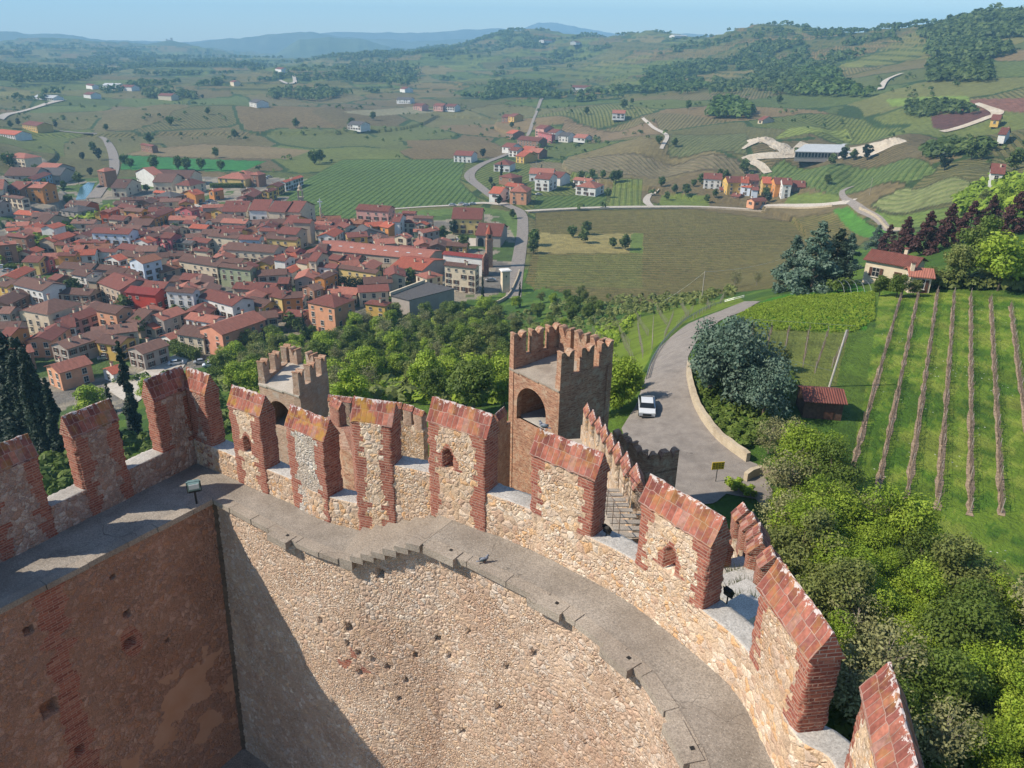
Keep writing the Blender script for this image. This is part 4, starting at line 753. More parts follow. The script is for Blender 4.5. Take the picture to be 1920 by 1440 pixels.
for k in range(ns):
    a0=sS0+(sS1-sS0)*(k/ns); a1=sS0+(sS1-sS0)*((k+1)/ns)+.05; b0=sO0+(sO1-sO0)*(k/ns); b1=sO0+(sO1-sO0)*((k+1)/ns)+.05
    A,B=match(Ic,Is,a0,a1,Oc,Os,b0,b1,2); d0=(A[0]-B[0])/np.linalg.norm(A[0]-B[0])*(.10+.04*random.random()); z1=ZL+(ZU-ZL)*(k+1)/(ns)-.004*k*0; jit=random.uniform(-.012,.012)
    step_=MB(); step_.prism([A[0]+d0,A[1]+d0,B[1],B[0]],z1-.19 if k else ZL-.15,z1+jit-(.002 if k==ns-1 else 0)); step_.V=[v-np.array(st.location) for v in step_.V]; step_.build('step',M['slab'],st)
# rubble core under walk: court walls, dense
def holes_push(V,N,px,hs,depth,sarr,zarr):
    x,y=proj(V)
    for h in px:
        k=np.argmin((x-h[0])**2+(y-h[1])**2); w_=h[2] if len(h)>2 else .085; m=(abs(sarr-sarr[k])<w_)&(abs(zarr-zarr[k])<w_*1.15); V[m]+=N[m]*depth
    return V
bot=atz(455,1400,67.26)[:2]; sh=bot-KI
step=.045; Cw,Sw=resample(inL,step); Nw=normals(Cw); Cw=Cw+Nw*.11; fl=np.interp(Sw,[0,sS0,sS1,Sw[-1]],[ZL,ZL,ZU,ZU]); nz=int(11.6/step)
tz=np.linspace(0,1,nz); zz=(fl-.14)[:,None]*(1-tz)[None]+66.*tz[None]; shf=sh[None,None]*(np.clip(1-Sw/9,0,1)[:,None]*((77.3-zz)/10.1))[...,None]
P=Cw[:,None]+shf; V=np.concatenate([P,zz[...,None]],2).reshape(-1,3); NN=np.repeat(np.concatenate([Nw,np.zeros((len(Nw),1))],1),nz,0); sa=np.repeat(Sw,nz); za=V[:,2].copy()
HR=[(600,1163),(655,1176,.13),(672,1225),(700,1236),(726,1250),(652,1208),(676,1262),(760,1276),(780,1228),(842,1228),(935,1326,.12),(866,1372,.12),(948,1250),(1157,1305),(1072,1333),(820,1195,.05),(1000,1225),(1100,1395,.06),(712,1075,.13),(1200,1400,.06),(750,1310,.06),(880,1185,.06)]
V=holes_push(V,NN,HR,0,.28,sa,za); x_,y_=proj(V)
ed=np.where((np.hypot((x_-690)/60,(y_-1235)/28)<1)&(fbm(sa*2.2,za*2.2,5)>.52),0.,9.)
part('court_wall',mesh('court_wall',V,grid_faces(len(Cw),nz)[:,::-1],M['inner'],None,False,{'ed':ed,'pl':np.zeros(len(V))}),root,'curved sunlit inner face of small pale rubble')
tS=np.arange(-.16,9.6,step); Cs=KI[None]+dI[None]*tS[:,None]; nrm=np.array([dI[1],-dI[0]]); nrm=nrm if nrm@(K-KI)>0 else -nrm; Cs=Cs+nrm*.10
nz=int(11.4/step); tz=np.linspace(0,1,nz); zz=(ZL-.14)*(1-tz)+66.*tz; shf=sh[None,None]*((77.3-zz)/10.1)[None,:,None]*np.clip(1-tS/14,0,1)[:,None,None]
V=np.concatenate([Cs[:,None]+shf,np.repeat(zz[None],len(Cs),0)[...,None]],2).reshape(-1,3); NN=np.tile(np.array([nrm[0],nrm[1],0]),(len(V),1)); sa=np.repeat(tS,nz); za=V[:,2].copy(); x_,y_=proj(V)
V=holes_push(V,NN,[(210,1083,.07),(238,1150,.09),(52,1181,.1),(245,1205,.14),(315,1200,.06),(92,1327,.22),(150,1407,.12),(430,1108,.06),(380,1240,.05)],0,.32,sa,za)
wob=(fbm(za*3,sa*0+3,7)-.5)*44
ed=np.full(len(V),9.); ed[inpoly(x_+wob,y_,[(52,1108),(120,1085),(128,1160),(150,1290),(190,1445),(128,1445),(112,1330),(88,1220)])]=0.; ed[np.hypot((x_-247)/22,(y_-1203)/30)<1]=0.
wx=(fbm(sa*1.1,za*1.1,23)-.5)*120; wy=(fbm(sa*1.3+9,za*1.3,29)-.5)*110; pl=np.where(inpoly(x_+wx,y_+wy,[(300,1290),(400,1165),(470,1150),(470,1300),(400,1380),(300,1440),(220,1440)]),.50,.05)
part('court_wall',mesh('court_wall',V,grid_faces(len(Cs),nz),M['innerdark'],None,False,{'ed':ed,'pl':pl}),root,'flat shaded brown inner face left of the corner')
Lb=(KI[None]+dI[None]*tS[::-1,None]+nrm*.5)[:-12]; Rb=(Cw+Nw*.45)[10:]; Bk=np.concatenate([Lb,Rb]); Vb=np.stack([np.concatenate([Bk+sh*.6,np.full((len(Bk),1),66.)],1),np.concatenate([Bk,np.full((len(Bk),1),77.25)],1)],1); part('dark_backing',mesh('dark_backing',Vb.reshape(-1,3),grid_faces(len(Bk),2),M['bark']),root)  # added backing sheet; its dark colour paints the shade in the corner gap
fb=MB(); fb.box((-2,6,66.9),(26,34,.3)); cf=fb.build('court_floor',M['walk']); tag(cf,kind='structure')
def kerb(Cv,sv,a0,a1,z,seed):
    rk=random.Random(seed); s_=a0
    while s_<a1-.3:
        L=min(rk.uniform(.7,1.3),a1-s_); p=np.array([np.interp(s_+.01,sv,Cv[:,0]),np.interp(s_+.01,sv,Cv[:,1])]);q=np.array([np.interp(s_+L-.012,sv,Cv[:,0]),np.interp(s_+L-.012,sv,Cv[:,1])]); u=(q-p)/np.linalg.norm(q-p); n_=np.array([-u[1],u[0]]); o_=-rk.uniform(.015,.05); w_=.27+rk.uniform(-.02,.03); mb=MB(); mb.prism([p+n_*o_,q+n_*o_,q+n_*w_,p+n_*w_],z-.15,z+rk.uniform(.008,.02)); part('kerb_stone',mb.me('kerb_stone',M['slab']),root); s_+=L
kerb(Ic,Is,.05,sS0-.1,ZL,1); kerb(Ic,Is,sS1+.15,Is[-1]-2,ZU,2)
lc=KI[None]+dI[None]*np.linspace(9,0,90)[:,None]; kerb(lc,np.linspace(0,9,90),.1,8.95,ZL,3)
# edge stones that stick out over the court
for k,(px,py,L,zz_) in enumerate([(528,1006,.75,ZL),(828,1032,.95,ZU),(1028,1130,.9,ZU),(1160,1232,.8,ZU),(1283,1392,.9,ZU)]):
    p=atz(px,py,zz_)[:2]; i=np.argmin(((Ic-p)**2).sum(1)); t_=Ic[min(i+3,len(Ic)-1)]-Ic[i-3]; a_=math.atan2(t_[1],t_[0]); n_=np.array([math.sin(a_),-math.cos(a_)])
    mb=MB(); c_=Ic[i]+n_*.02; mb.box((c_[0],c_[1],zz_-.075),(L,.40,.215),a_); e2=c_+np.array([math.cos(a_),math.sin(a_)])*(L*.2); mb.box((e2[0]-n_[0]*.09,e2[1]-n_[1]*.09,zz_+.036),(.08,.08,.012),a_,1)
    part('edge_stone',mb.me('edge_stone',[M['slab'],M['darkmetal']]),root)
# merlons
def merlon_geo(A,B,z0,ze,zr,t,loop=None,step=.045,seed=0,proud=.004):
    A=np.array(A[:2]);B=np.array(B[:2]); L=np.linalg.norm(B-A); u=(B-A)/L; w=np.array([-u[1],u[0]])
    nu=max(3,int(L/step));nt=max(2,int(t/step)); per=[]; 
    per+=[(L*i/nu,-proud) for i in range(nu)]+[(L,-proud+(t+proud)*i/nt) for i in range(nt)]+[(L-L*i/nu,t) for i in range(nu)]+[(0,t-(t+proud)*i/nt) for i in range(nt)]
    per=np.array(per); side=np.array([0]*nu+[1]*nt+[2]*nu+[3]*nt); nz=int((ze-z0)/step)+1; zs=np.linspace(z0,ze,nz)
    U=np.repeat(per[:,0],nz);Wd=np.repeat(per[:,1],nz);Zs=np.tile(zs,len(per)); sd_=np.repeat(side,nz)
    ed=np.where((sd_==1)|(sd_==3),0,np.minimum(U,L-U)); 
    if loop:
        uc,zc,hw,hh=loop; du=np.abs(U-uc)-hw; top=zc+hh-np.maximum(0,np.abs(U-uc)-hw*.35)*1.6; dz=np.maximum(zc-hh-Zs,Zs-top); dd=np.maximum(du,dz); fr=(sd_==0)
        ed=np.where(fr&(dd>-.01),np.minimum(ed,np.where(dz<.2,dd*1.15+(Zs<zc-hh)*9,9)),ed); Wd=np.where(fr&(dd<0),.45,Wd); ed=np.where(fr&(dd<0),0,ed)
    jit=(fbm(U*5+seed,Zs*5,seed)-.5)*.02
    dl=np.minimum(np.minimum(U,L-U)+np.minimum(np.maximum(Wd,0),np.maximum(t-Wd,0)),1.); cn=np.exp(-dl/.035)*(.012+.035*np.maximum(0,fbm(U*3+seed*3,Zs*7,seed+9)-.42)*4); U=U+np.sign(L/2-U)*cn; Wd=Wd+np.sign(t/2-Wd)*cn
    P=A[None]+u[None]*(U)[:,None]+w[None]*(Wd+jit)[:,None]; V=np.concatenate([P,Zs[:,None]],1); Fc=grid_faces(len(per),nz,True)
    return V,Fc,ed,(A,B,u,w,L)
def coping_geo(A,u,w,L,ze,zr,t,seed,ovh=.02,zend=None):
    rng=np.random.default_rng(seed); nu=max(3,int(L/.11)); V=[];rdv=[]; UVL=[]; sl=math.hypot(t/2,zr-ze); prof=[(-ovh,ze-.02,sl),(t*.12,ze+(zr-ze)*.26,sl*.75),(t*.25,ze+(zr-ze)*.5,sl*.5),(t*.38,ze+(zr-ze)*.76,sl*.25),(t*.47,zr-.01,.04),(t*.53,zr-.01,.04),(t*.62,ze+(zr-ze)*.76,sl*.25),(t*.75,ze+(zr-ze)*.5,sl*.5),(t*.88,ze+(zr-ze)*.26,sl*.75),(t+ovh,ze-.02,sl)]
    for i in range(nu+1):
        s=-.012+(L+.024)*i/nu
        for j,(d,z,r_) in enumerate(prof):
            q=rng.normal()*.009; p=A+u*s+w*(d-.004+rng.normal()*.006); q+=(-.03 if (j in(0,9) and rng.random()<.12) else 0); V.append((p[0],p[1],z+q)); rdv.append(r_); UVL.append((s,(1 if j<len(prof)/2 else -1)*(r_+.004)))
    n=len(prof); Fc=grid_faces(nu+1,n).tolist(); mi=[0]*len(Fc); k0=len(V)
    for b_ in (0,nu*n):
        for j in range(n): V.append(V[b_+j]); rdv.append(9.); UVL.append((prof[j][0],V[b_+j][2]))
    Fc+=[list(range(k0,k0+n)),list(range(k0+n,k0+2*n))[::-1]]; mi+=[1,1]; Fc.append([0,nu*n,nu*n+n-1,n-1]); mi.append(1)
    return V,Fc,mi,(rdv,np.array(UVL))
def merlon(A,B,z0,ze,zr,t=.56,mat='merlon',cop='cop',loop=None,label=None,step=.045,seed=0,root=root,extra=None):
    V,Fc,ed,(A_,B_,u,w,L)=merlon_geo(A,B,z0,ze,zr,t,loop,step,seed,.045 if z0<SHI-.3 else .006)
    me_=mesh('merlon',V,Fc,M[mat],None,False,{'ed':ed,'pl':np.zeros(len(V))}); o=part('merlon',me_,root,label)
    V,Fc,mi,rd=coping_geo(A_-w*.03,u,w,L,ze,zr,t+.03,seed); sub('coping',mesh('coping',V,Fc,[M[cop],M['brick']],mi,False,{'rd':rd[0]},uv=rd[1]),o); return o
P_=lambda x,y,z: atz(x,y,z)[:2]
# positions along the left parapet
def onL(p): d=(np.array(p)-K)@dL; return K+dL*d
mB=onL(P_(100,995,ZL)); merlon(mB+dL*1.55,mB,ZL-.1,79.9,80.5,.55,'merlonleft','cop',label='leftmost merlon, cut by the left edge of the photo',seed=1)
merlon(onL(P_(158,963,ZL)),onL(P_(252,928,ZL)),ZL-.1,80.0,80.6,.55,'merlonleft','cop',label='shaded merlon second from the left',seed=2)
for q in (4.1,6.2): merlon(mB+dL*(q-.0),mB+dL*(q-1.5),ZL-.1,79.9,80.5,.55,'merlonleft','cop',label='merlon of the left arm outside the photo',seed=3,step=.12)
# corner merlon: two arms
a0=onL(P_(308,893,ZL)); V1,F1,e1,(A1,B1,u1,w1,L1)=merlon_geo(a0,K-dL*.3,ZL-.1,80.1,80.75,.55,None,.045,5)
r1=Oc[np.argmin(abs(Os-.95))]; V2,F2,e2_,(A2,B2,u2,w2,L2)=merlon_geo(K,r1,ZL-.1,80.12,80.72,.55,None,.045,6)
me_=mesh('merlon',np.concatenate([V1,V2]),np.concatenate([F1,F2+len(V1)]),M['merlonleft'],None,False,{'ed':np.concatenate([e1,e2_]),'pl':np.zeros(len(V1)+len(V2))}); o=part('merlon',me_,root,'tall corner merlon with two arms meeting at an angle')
V,Fc,mi,rd=coping_geo(A1,u1,w1,L1-.1,80.1,80.75,.55,8); sub('coping',mesh('coping',V,Fc,[M['cop'],M['brick']],mi,False,{'rd':rd[0]},uv=rd[1]),o)
V,Fc,mi,rd=coping_geo(A2-u2*.1,u2,w2,L2+.1,80.12,80.72,.55,9); sub('coping',mesh('coping',V,Fc,[M['cop'],M['brick']],mi,False,{'rd':rd[0]},uv=rd[1]),o)
for k,(el,er,ze,z0,mat,cop,lp,lab) in enumerate([
 ((427,758),(488,780),80.1,ZL-.1,'merlon','cop_y',(.5,.50),'ochre-topped merlon with a loophole just right of the corner'),
 ((535,797),(608,827),80.1,ZL-.1,'greym','cop_y',None,'merlon with a grey rubble panel and ochre-stained coping'),
 ((658,781),(734,806),81.05,ZL-.1,'merlon','cop_y',None,'tall narrow merlon standing beside the steps'),
 ((801,787),(913,822),81.3,ZU-.1,'merlon','cop',(.36,.42),'merlon with a loophole above the head of the steps'),
 ((995,849),(1117,899),81.3,SHI-.05,'merlon','cop',None,'plain merlon with a pigeon on its ridge'),
 ((1200,938),(1335,1024),81.3,SHI-.05,'merlon','cop',(.50,.40),'merlon with a loophole right of the pigeon merlon'),
 ((1425,1096),(1521,1239),81.3,SHI-.05,'merlon','cop',None,'large merlon with yellow stone and dark red end wall near the right')]):
    A=P_(*el,ze);B=P_(*er,ze)
    if k==2: A,B,ze=M6A,M6B,80.93
    L=np.linalg.norm(B-A); 
    merlon(A,B,z0,ze,ze+.56,.56,mat,cop,(L*lp[0],SHI+.62 if ze>81.2 else SLO+.62,.125,.27) if lp else None,lab,seed=20+k)
A=m11; B=m11+np.array([-.50,-1.95]); merlon(A,B,SHI-.05,81.3,81.86,.56,'merlon','cop',None,'nearest merlon, cut by the bottom edge of the photo',seed=40)
B2_=B+np.array([-.45,-.95]); merlon(B2_,B2_+np.array([-.8,-1.6]),SHI-.05,81.3,81.86,.56,'merlon','cop',None,'merlon of the right arm outside the photo',step=.12,seed=41)
# far curtain walls ------------------------------------------------
def curtain(name,pts,thick,zb,mat,label,cat,n,wd,hm,kind='gable',first=0.,cop='cop',matm='rubblefar',gap=None,cap=.45,group=None):
    """pts: (x,y,z of sill). n merlons evenly along the line"""
    pts=np.array(pts,float); s=np.concatenate([[0],np.cumsum(np.linalg.norm(np.diff(pts[:,:2],axis=0),axis=1))]); c=pts.mean(0)
    r=empty(name,(c[0],c[1],zb),label=label,cat=cat,group=group); m=max(8,int(s[-1]/.5)); q=np.linspace(0,s[-1],m); C=np.stack([np.interp(q,s,pts[:,k]) for k in range(3)],1); N=normals(C[:,:2])
    nz=14; ring=[(0,k) for k in range(nz)]; V=[]
    for i in range(m):
        zt=C[i,2]; zl=np.linspace(zb,zt,nz)
        for z in zl: V.append((C[i,0],C[i,1],z))
        for z in zl[::-1]: V.append((C[i,0]+N[i,0]*thick,C[i,1]+N[i,1]*thick,z))
    Fc=grid_faces(m,2*nz).tolist(); Fc+=[list(range(2*nz))[::-1],list(range((m-1)*2*nz,m*2*nz))]
    part('wall',mesh('wall',V,Fc,M[mat]),r)
    for k in range(n):
        sc=(k+.5)/n*s[-1]+first; sa_=sc-wd/2; a=np.array([np.interp(sa_,s,pts[:,j]) for j in range(3)]);b=np.array([np.interp(sa_+wd,s,pts[:,j]) for j in range(3)]); z0=min(a[2],b[2])-.15; zt=(a[2]+b[2])/2
        if kind=='gable':
            V_,F_,ed_,(A_,B_,u,w,L)=merlon_geo(a,b,z0,zt+hm,zt+hm+cap,thick+.012,None,.16,k); o=part('merlon',mesh('merlon',V_,F_,M[matm],None,False,{'ed':ed_,'pl':ed_*0}),r)
            V_,F_,mi_,rd_=coping_geo(A_,u,w,L,zt+hm,zt+hm+cap,thick+.012,k); sub('coping',mesh('coping',V_,F_,[M[cop],M['brick']],mi_,False,{'rd':rd_[0]},uv=rd_[1]),o)
        else: swallow(a[:2],b[:2],z0,hm,thick,r,matm)
    return r
def sw_profile(w,h,n=7):
    P=[(0,0),(w,0)]; hw=w/2; d=hw*1.15
    P+=[(w-(hw*.08),h)] if False else []
    right=[(w-hw*.12*0,h-.0)]; out=[(w,h*.985)]
    for k in range(1,n): t=k/n; a=t*math.pi/2; out.append((w-hw*(.18+.74*math.sin(a)) ,h-d*(1-math.cos(a))*.95))
    out.append((hw,h-d*.98)); left=[(w-p[0],p[1]) for p in out[::-1][1:]]
    return P+out+left
def swallow(a,b,z0,h,t,r,mat,off=0.):
    a=np.array(a);b=np.array(b); L=np.linalg.norm(b-a); u=(b-a)/L; w=np.array([-u[1],u[0]]); mb=MB(); P=sw_profile(L,h); mb.extr([(p[0],p[1]) for p in P],(a[0]-w[0]*off,a[1]-w[1]*off,z0),(u[0],u[1],0),(w[0],w[1],0),t)
    o=part('merlon',mb.me('merlon',M[mat]),r)
    cp=MB(); top=P[2:]; V=[]
    for p in top:
        for dw,dz in ((-.05,0.012),(t+.05,.012),(t+.05,.09),(-.05,.09)): q=a+u*p[0]+w*(dw-off); V.append((q[0],q[1],z0+p[1]+dz))
    k=len(top); Fc=[]
    for i in range(k-1):
        for j in range(4): Fc.append((i*4+j,i*4+(j+1)%4,(i+1)*4+(j+1)%4,(i+1)*4+j))
    Fc+=[(0,3,2,1),(k*4-4,k*4-3,k*4-2,k*4-1)]; cp.add(V,Fc); sub('coping',cp.me('coping',M['towerbrick']),o); return o
# square gate towers with open backs
def tower(name,FL,FR,BR,BL,ztop,zsill,zroof,zfloor,zb,label,mat,arch,roofmat,nm):
    c=(FL+BR)/2; r=empty(name,(c[0],c[1],zb),label=label,cat='tower'); th=.55
    side=[(BR,FR),(FL,BL),(BL,BR)]
    # outer shell on three sides: boxes along the lines (inside lies to the right of p->q for outward normals)
    def wallbox(p,q,z0,z1,t=th):
        u=(q-p)/np.linalg.norm(q-p); n_=np.array([-u[1],u[0]]); cc=(FL+FR+BR+BL)/4
        if n_@(cc-(p+q)/2)<0: n_=-n_
        return [p,q,q+n_*t,p+n_*t]
    mb=MB()
    for i,(p,q) in enumerate(((FL,BL),(BL,BR),(BR,FR))):
        u=(q-p)/np.linalg.norm(q-p); pp,qq=(p+u*.0,q) 
        if i==1: pp=p+u*(th-.003)*0; 
        P=wallbox(pp,qq,0,0); 
        if np.cross(P[1]-P[0],P[2]-P[1])<0: P=P[::-1]
        mb.prism(P,zb,zsill-.004*i)
    part('wall',mb.me('wall',M[mat]),r)
    # front wall with arch
    u=(FR-FL)/np.linalg.norm(FR-FL); Lf=np.linalg.norm(FR-FL); w=np.array([-u[1],u[0]]); a0,a1,zs,zsp=arch; ra=(a1-a0)/2
    fm=MB(); o=(FL[0]-w[0]*.012,FL[1]-w[1]*.012,0); ex=lambda P,t=.45: fm.extr(P,o,(u[0],u[1],0),(w[0],w[1],0),t)
    zt=lambda x: zroof-.03-(0.0)*x
    ex([(0,zb),(a0,zb),(a0,zt(0)),(0,zt(0))]); ex([(a1,zb),(Lf,zb),(Lf,zt(0)),(a1,zt(0))]); ex([(a0,zb),(a1,zb),(a1,zs),(a0,zs)],.40)
    na_=14
    for k in range(na_):
        t0=math.pi*(1-k/na_);t1=math.pi*(1-(k+1)/na_); x0=a0+ra+ra*math.cos(t0);x1=a0+ra+ra*math.cos(t1); ex([(x0,zsp+ra*math.sin(t0)),(x1,zsp+ra*math.sin(t1)),(x1,zt(0)),(x0,zt(0))])
    part('front_wall',fm.me('front_wall',M[mat]),r)
    ins=(FL+FR+BR+BL)/4; shrink=lambda p,k=.90: ins+(p-ins)*k
    rm=MB(); P4=[shrink(FL,.985)-w*.12,shrink(FR,.985)-w*.12,shrink(BR),shrink(BL)]; zz4=[zroof,zroof-.05,zroof+.55,zroof+.6]
    # roof paved in strips
    nst=5
    for k in range(nst):
        t0=k/nst;t1=(k+1)/nst; a=P4[0]*(1-t0)+P4[1]*t0;b=P4[0]*(1-t1)+P4[1]*t1;cc_=P4[3]*(1-t1)+P4[2]*t1;d=P4[3]*(1-t0)+P4[2]*t0; za=.045*(k%2); z1=[zroof+za,zroof+za,zroof+.5+za,zroof+.5+za]
        V=[(a[0],a[1],z1[0]),(b[0],b[1],z1[1]-.05),(cc_[0],cc_[1],z1[2]-.05),(d[0],d[1],z1[3])]; V+=[(v[0],v[1],v[2]-.14) for v in V]; rm.add(V,[(0,1,2,3),(7,6,5,4),(0,4,5,1),(1,5,6,2),(2,6,7,3),(3,7,4,0)])
    part('roof_slab',rm.me('roof_slab',M[roofmat]),r)
    fl_=MB(); fl_.prism([shrink(FL),shrink(FR),shrink(BR),shrink(BL)],zfloor-.2,zfloor); part('floor',fl_.me('floor',M['sill']),r)
    for (p,q,n_,wd,offs) in nm(FL,FR,BR,BL):
        Ls=np.linalg.norm(q-p); uu=(q-p)/Ls; nn_=np.array([-uu[1],uu[0]]); cc=(FL+FR+BR+BL)/4; flip=nn_@(cc-(p+q)/2)<0
        for k in range(n_):
            s0=offs+(Ls-2*offs-wd)*(k/(n_-1) if n_>1 else .5); a=p+uu*s0;b=a+uu*wd
            if flip: a,b=b,a
            swallow(a,b,zsill-.05,ztop-zsill,th-.06,r,mat,off=-.02)
    return r
T1=[P_(956,623,70.8),P_(1053,663,70.8),P_(1152,638,70.8),P_(1045,604,70.8)]
tower('gate_tower',*T1,70.8,69.,68.04,64.1,52,'larger red-brick gate tower with swallowtail merlons and a tall arch, right of centre','towerbrick',(.94,4.14,64.1,65.5),'slab',lambda FL,FR,BR,BL:[(FL,BL,3,1.12,.03),(BL,BR,3,1.15,.65),(FR,BR,3,1.15,.03)])
T2=[P_(480,678,68.6),P_(558,700,68.6),P_(612,666,68.6),P_(535,644,68.6)]
tower('corner_tower',*T2,68.6,67.35,66.9,63.4,44,'smaller pale brick tower with square-topped merlons, left of centre','towerstone',(.7,3.0,63.6,64.7),'path',lambda FL,FR,BR,BL:[(FL,BL,3,.75,.03),(BL,BR,2,.8,.9),(FR,BR,3,.75,.03)])
pk=[(1106,753,68.4),(1135,786,70.5),(1161,820,72.5),(1196,861,74.6),(1222,890,75.9)]
pts=[(*P_(x,y,z),z-1.75) for x,y,z in pk][::-1]; 
cw=curtain('curtain_wall',pts,.5,54,'rubblefar','sunlit curtain wall of eight red-capped merlons stepping down from the castle to the gate tower','castle wall',8,1.35,1.15)
pw=[(p[0]-.95,p[1]+.1,p[2]-1.0) for p in pts]; A=np.array([(p[0]-1.4,p[1]-.2) for p in pts]);B=np.array([(p[0]+.02,p[1]) for p in pts]); zz=np.array([p[2]-1.0 for p in pts])
V=np.stack([np.concatenate([A,np.full((len(A),1),54)],1),np.concatenate([A,zz[:,None]],1),np.concatenate([B,zz[:,None]],1)],1); part('walkway',mesh('walkway',V.reshape(-1,3),grid_faces(len(A),3),[M['slab'],M['slab']]),cw)
c2=[(*P_(612,741,67.2),65.8),(*P_(700,750,67.2),65.8),(*P_(760,757,67.2),65.8),(*P_(792,768,67.2),65.6)]; curtain('curtain_wall',c2,.5,46,'rubblefar','low pale curtain wall with many small merlons running right from the smaller tower','castle wall',8,.85,1.0,cop='cop',matm='towerstone',cap=.35)
c3=[(*P_(600,738,69.2),67.4),(*P_(652,757,69.6),67.6),(*P_(668,800,71),69.0)]; curtain('inner_wall',c3,.55,50,'brick','brown brick inner wall with pointed merlons seen in the gap left of the tall narrow merlon','castle wall',3,1.1,1.3,matm='brick')
c4=[(*P_(655,842,73.5),72.6),(*P_(640,835,73.0),72.2)]; b4=MB(); p1,p2=P_(640,838,73.2),P_(660,848,73.2); d_=np.array([-.9,2.4]); b4.prism([p1,p2,p2+d_,p1+d_],60,73.1); bt=b4.build('buttress',M['towerbrick']); tag(bt,'brown buttress block standing behind the gap left of the tall narrow merlon','buttress')
c5=[(*P_(929,782,66.9),65.3),(*P_(958,757,66.9),65.5)]; curtain('wall_stub',c5,.6,54,'towerbrick','short dark wall stub leaning on the left side of the gate tower','castle wall',1,1.4,1.0,matm='towerbrick')
c6=[(*P_(760,872,70.5),69.),(*P_(802,868,70.5),69.)]; curtain('wall_stub',c6,.5,54,'brick','dark brick merlon stub seen between the tall narrow merlon and the next','castle wall',2,.9,.9,matm='brick')
c7=[(*P_(1150,800,62.),60.),(*P_(1175,812,62.),60.),(*P_(1215,848,61.4),59.4),(*P_(1275,836,61.4),59.4)]; curtain('barbican_wall',c7,.55,53.5,'towerbrick','dark outer gate wall with swallowtail merlons beside the road','castle wall',6,1.15,1.75,'swallow',matm='towerbrick')
r5=[(1398,948,74.6),(1418,945,75.0),(1446,985,75.6),(1452,1015,76.2),(1488,1045,76.9)]
c8=[(*P_(x,y,z),z-1.35) for x,y,z in r5][::-1]; curtain('ruined_wall',c8,.75,54,'rubblefar','crumbling brick and stone wall with thin broken merlons dropping away behind the large merlon','ruined wall',5,.55,.9,cop='cop',matm='brick')
c9=[(*P_(1300,985,75.3),73.7),(*P_(1345,1000,76.),74.6)]; curtain('ruined_wall',c9,.7,54,'rubblefar','broken wall top with two weathered merlons just behind the loophole merlon','ruined wall',2,.9,.9,matm='brick')
# big rough stone steps with tufts behind the sill
sb=MB()
for k,(px,py,z) in enumerate([(1385,1060,74.6),(1388,1085,75.1),(1390,1112,75.7),(1392,1140,76.3)]):
    p=P_(px,py,z); sb.box((p[0],p[1],z-.3),(1.3,.8,.6),.35+.1*k)
rs=sb.build('rough_steps',M['sill']); tag(rs,'rough grey stone steps with weeds between the wall and the ruined wall','steps')
for k,(px,py,z) in enumerate([(1383,1072,75.0),(1392,1095,75.5),(1396,1120,76.1)]):
    p=P_(px,py,z); t=random.random()*6; mb=MB()
    for _ in range(90):
        a=random.random()*6.28;l=random.uniform(.1,.28); c=(p[0]+random.gauss(0,.2),p[1]+random.gauss(0,.1)); mb.add([(c[0],c[1],z-.05),(c[0]+.02,c[1]+.01,z-.05),(c[0]+math.cos(a)*l*.6,c[1]+math.sin(a)*l*.6,z+l)],[(0,1,2)])
    o=link('grass_tuft',mesh('grass_tuft',np.concatenate(mb.V),mb.F,M['leaf_olive'],None,False,{'rnd':np.random.rand(mb.n)},uv=False)); tag(o,['highest','middle','lowest'][k]+' tuft of grass on the rough stone steps','plant','tufts on the rough steps')
# small things on the wall -----------------------------------------
def floodlight(p,rz,label,s=1.,mat='green',tilt=-.5):
    e=empty('floodlight',p,rz,label=label,cat='floodlight'); e.scale=(s,s,s); b=MB(); b.tube((0,0,-.35),(0,0,.1),.03); b.box((0,0,.1),(.34,.04,.04)); b.box((-.19,0,.22),(.02,.05,.26)); b.box((.19,0,.22),(.02,.05,.26)); b.build('bracket',M['darkmetal'],e)
    h=MB(); h.box((0,0,.32),(.36,.20,.28),rx=tilt,taper=.86); h.box((0,.02,.32),(.40,.04,.32),rx=tilt); hd=h.build('housing',M[mat],e); g=MB(); g.box((0,-.105,.32),(.28,.012,.20),rx=tilt); g.V=[np.array(v) for v in g.V]; g.build('lamp_glass',M['lamp'],e); return e
p=KI+(K-KI)*.02; floodlight((p[0]-.35,p[1]-.35,ZL+.33),.43,'green-grey floodlight on a short post at the corner of the wall walk',1.0,tilt=.35)
q=P_(1137,1004,SHI); floodlight((q[0],q[1],SHI+.02),2.2,'small black floodlight on the sill right of the pigeon merlon',.55,'darkmetal'); q=P_(1364,1123,SHI); floodlight((q[0],q[1],SHI+.02),2.2,'small black floodlight at the right foot of the loophole merlon',.55,'darkmetal')
def pigeon(p,rz,label):
    pm=plain('pigeon feathers',(.17,.18,.21),.7,0,.4,25); pd=plain('pigeon neck',(.06,.08,.09),.5,0,.3,20); b=MB(); b.ball((0,0,.12),(.13,.065,.07)); b.ball((.10,0,.165),(.055,.045,.07)); b.ball((.135,0,.235),(.034,.03,.032)); b.box((.175,0,.23),(.03,.01,.01),m=1); b.box((-.17,0,.10),(.14,.05,.015),ry=.15); b.box((-.04,.055,.13),(.18,.015,.07),m=1,ry=.12); b.box((-.04,-.055,.13),(.18,.015,.07),m=1,ry=.12); b.tube((.02,.02,.0),(.02,.02,.07),.006,m=2); b.tube((.02,-.02,0),(.02,-.02,.07),.006,m=2)
    o=b.build('pigeon',[pm,pd,plain('pigeon feet',(.3,.09,.07))],None,True,p,rz); o.scale=(.8,.8,.8); tag(o,label,'pigeon'); return o
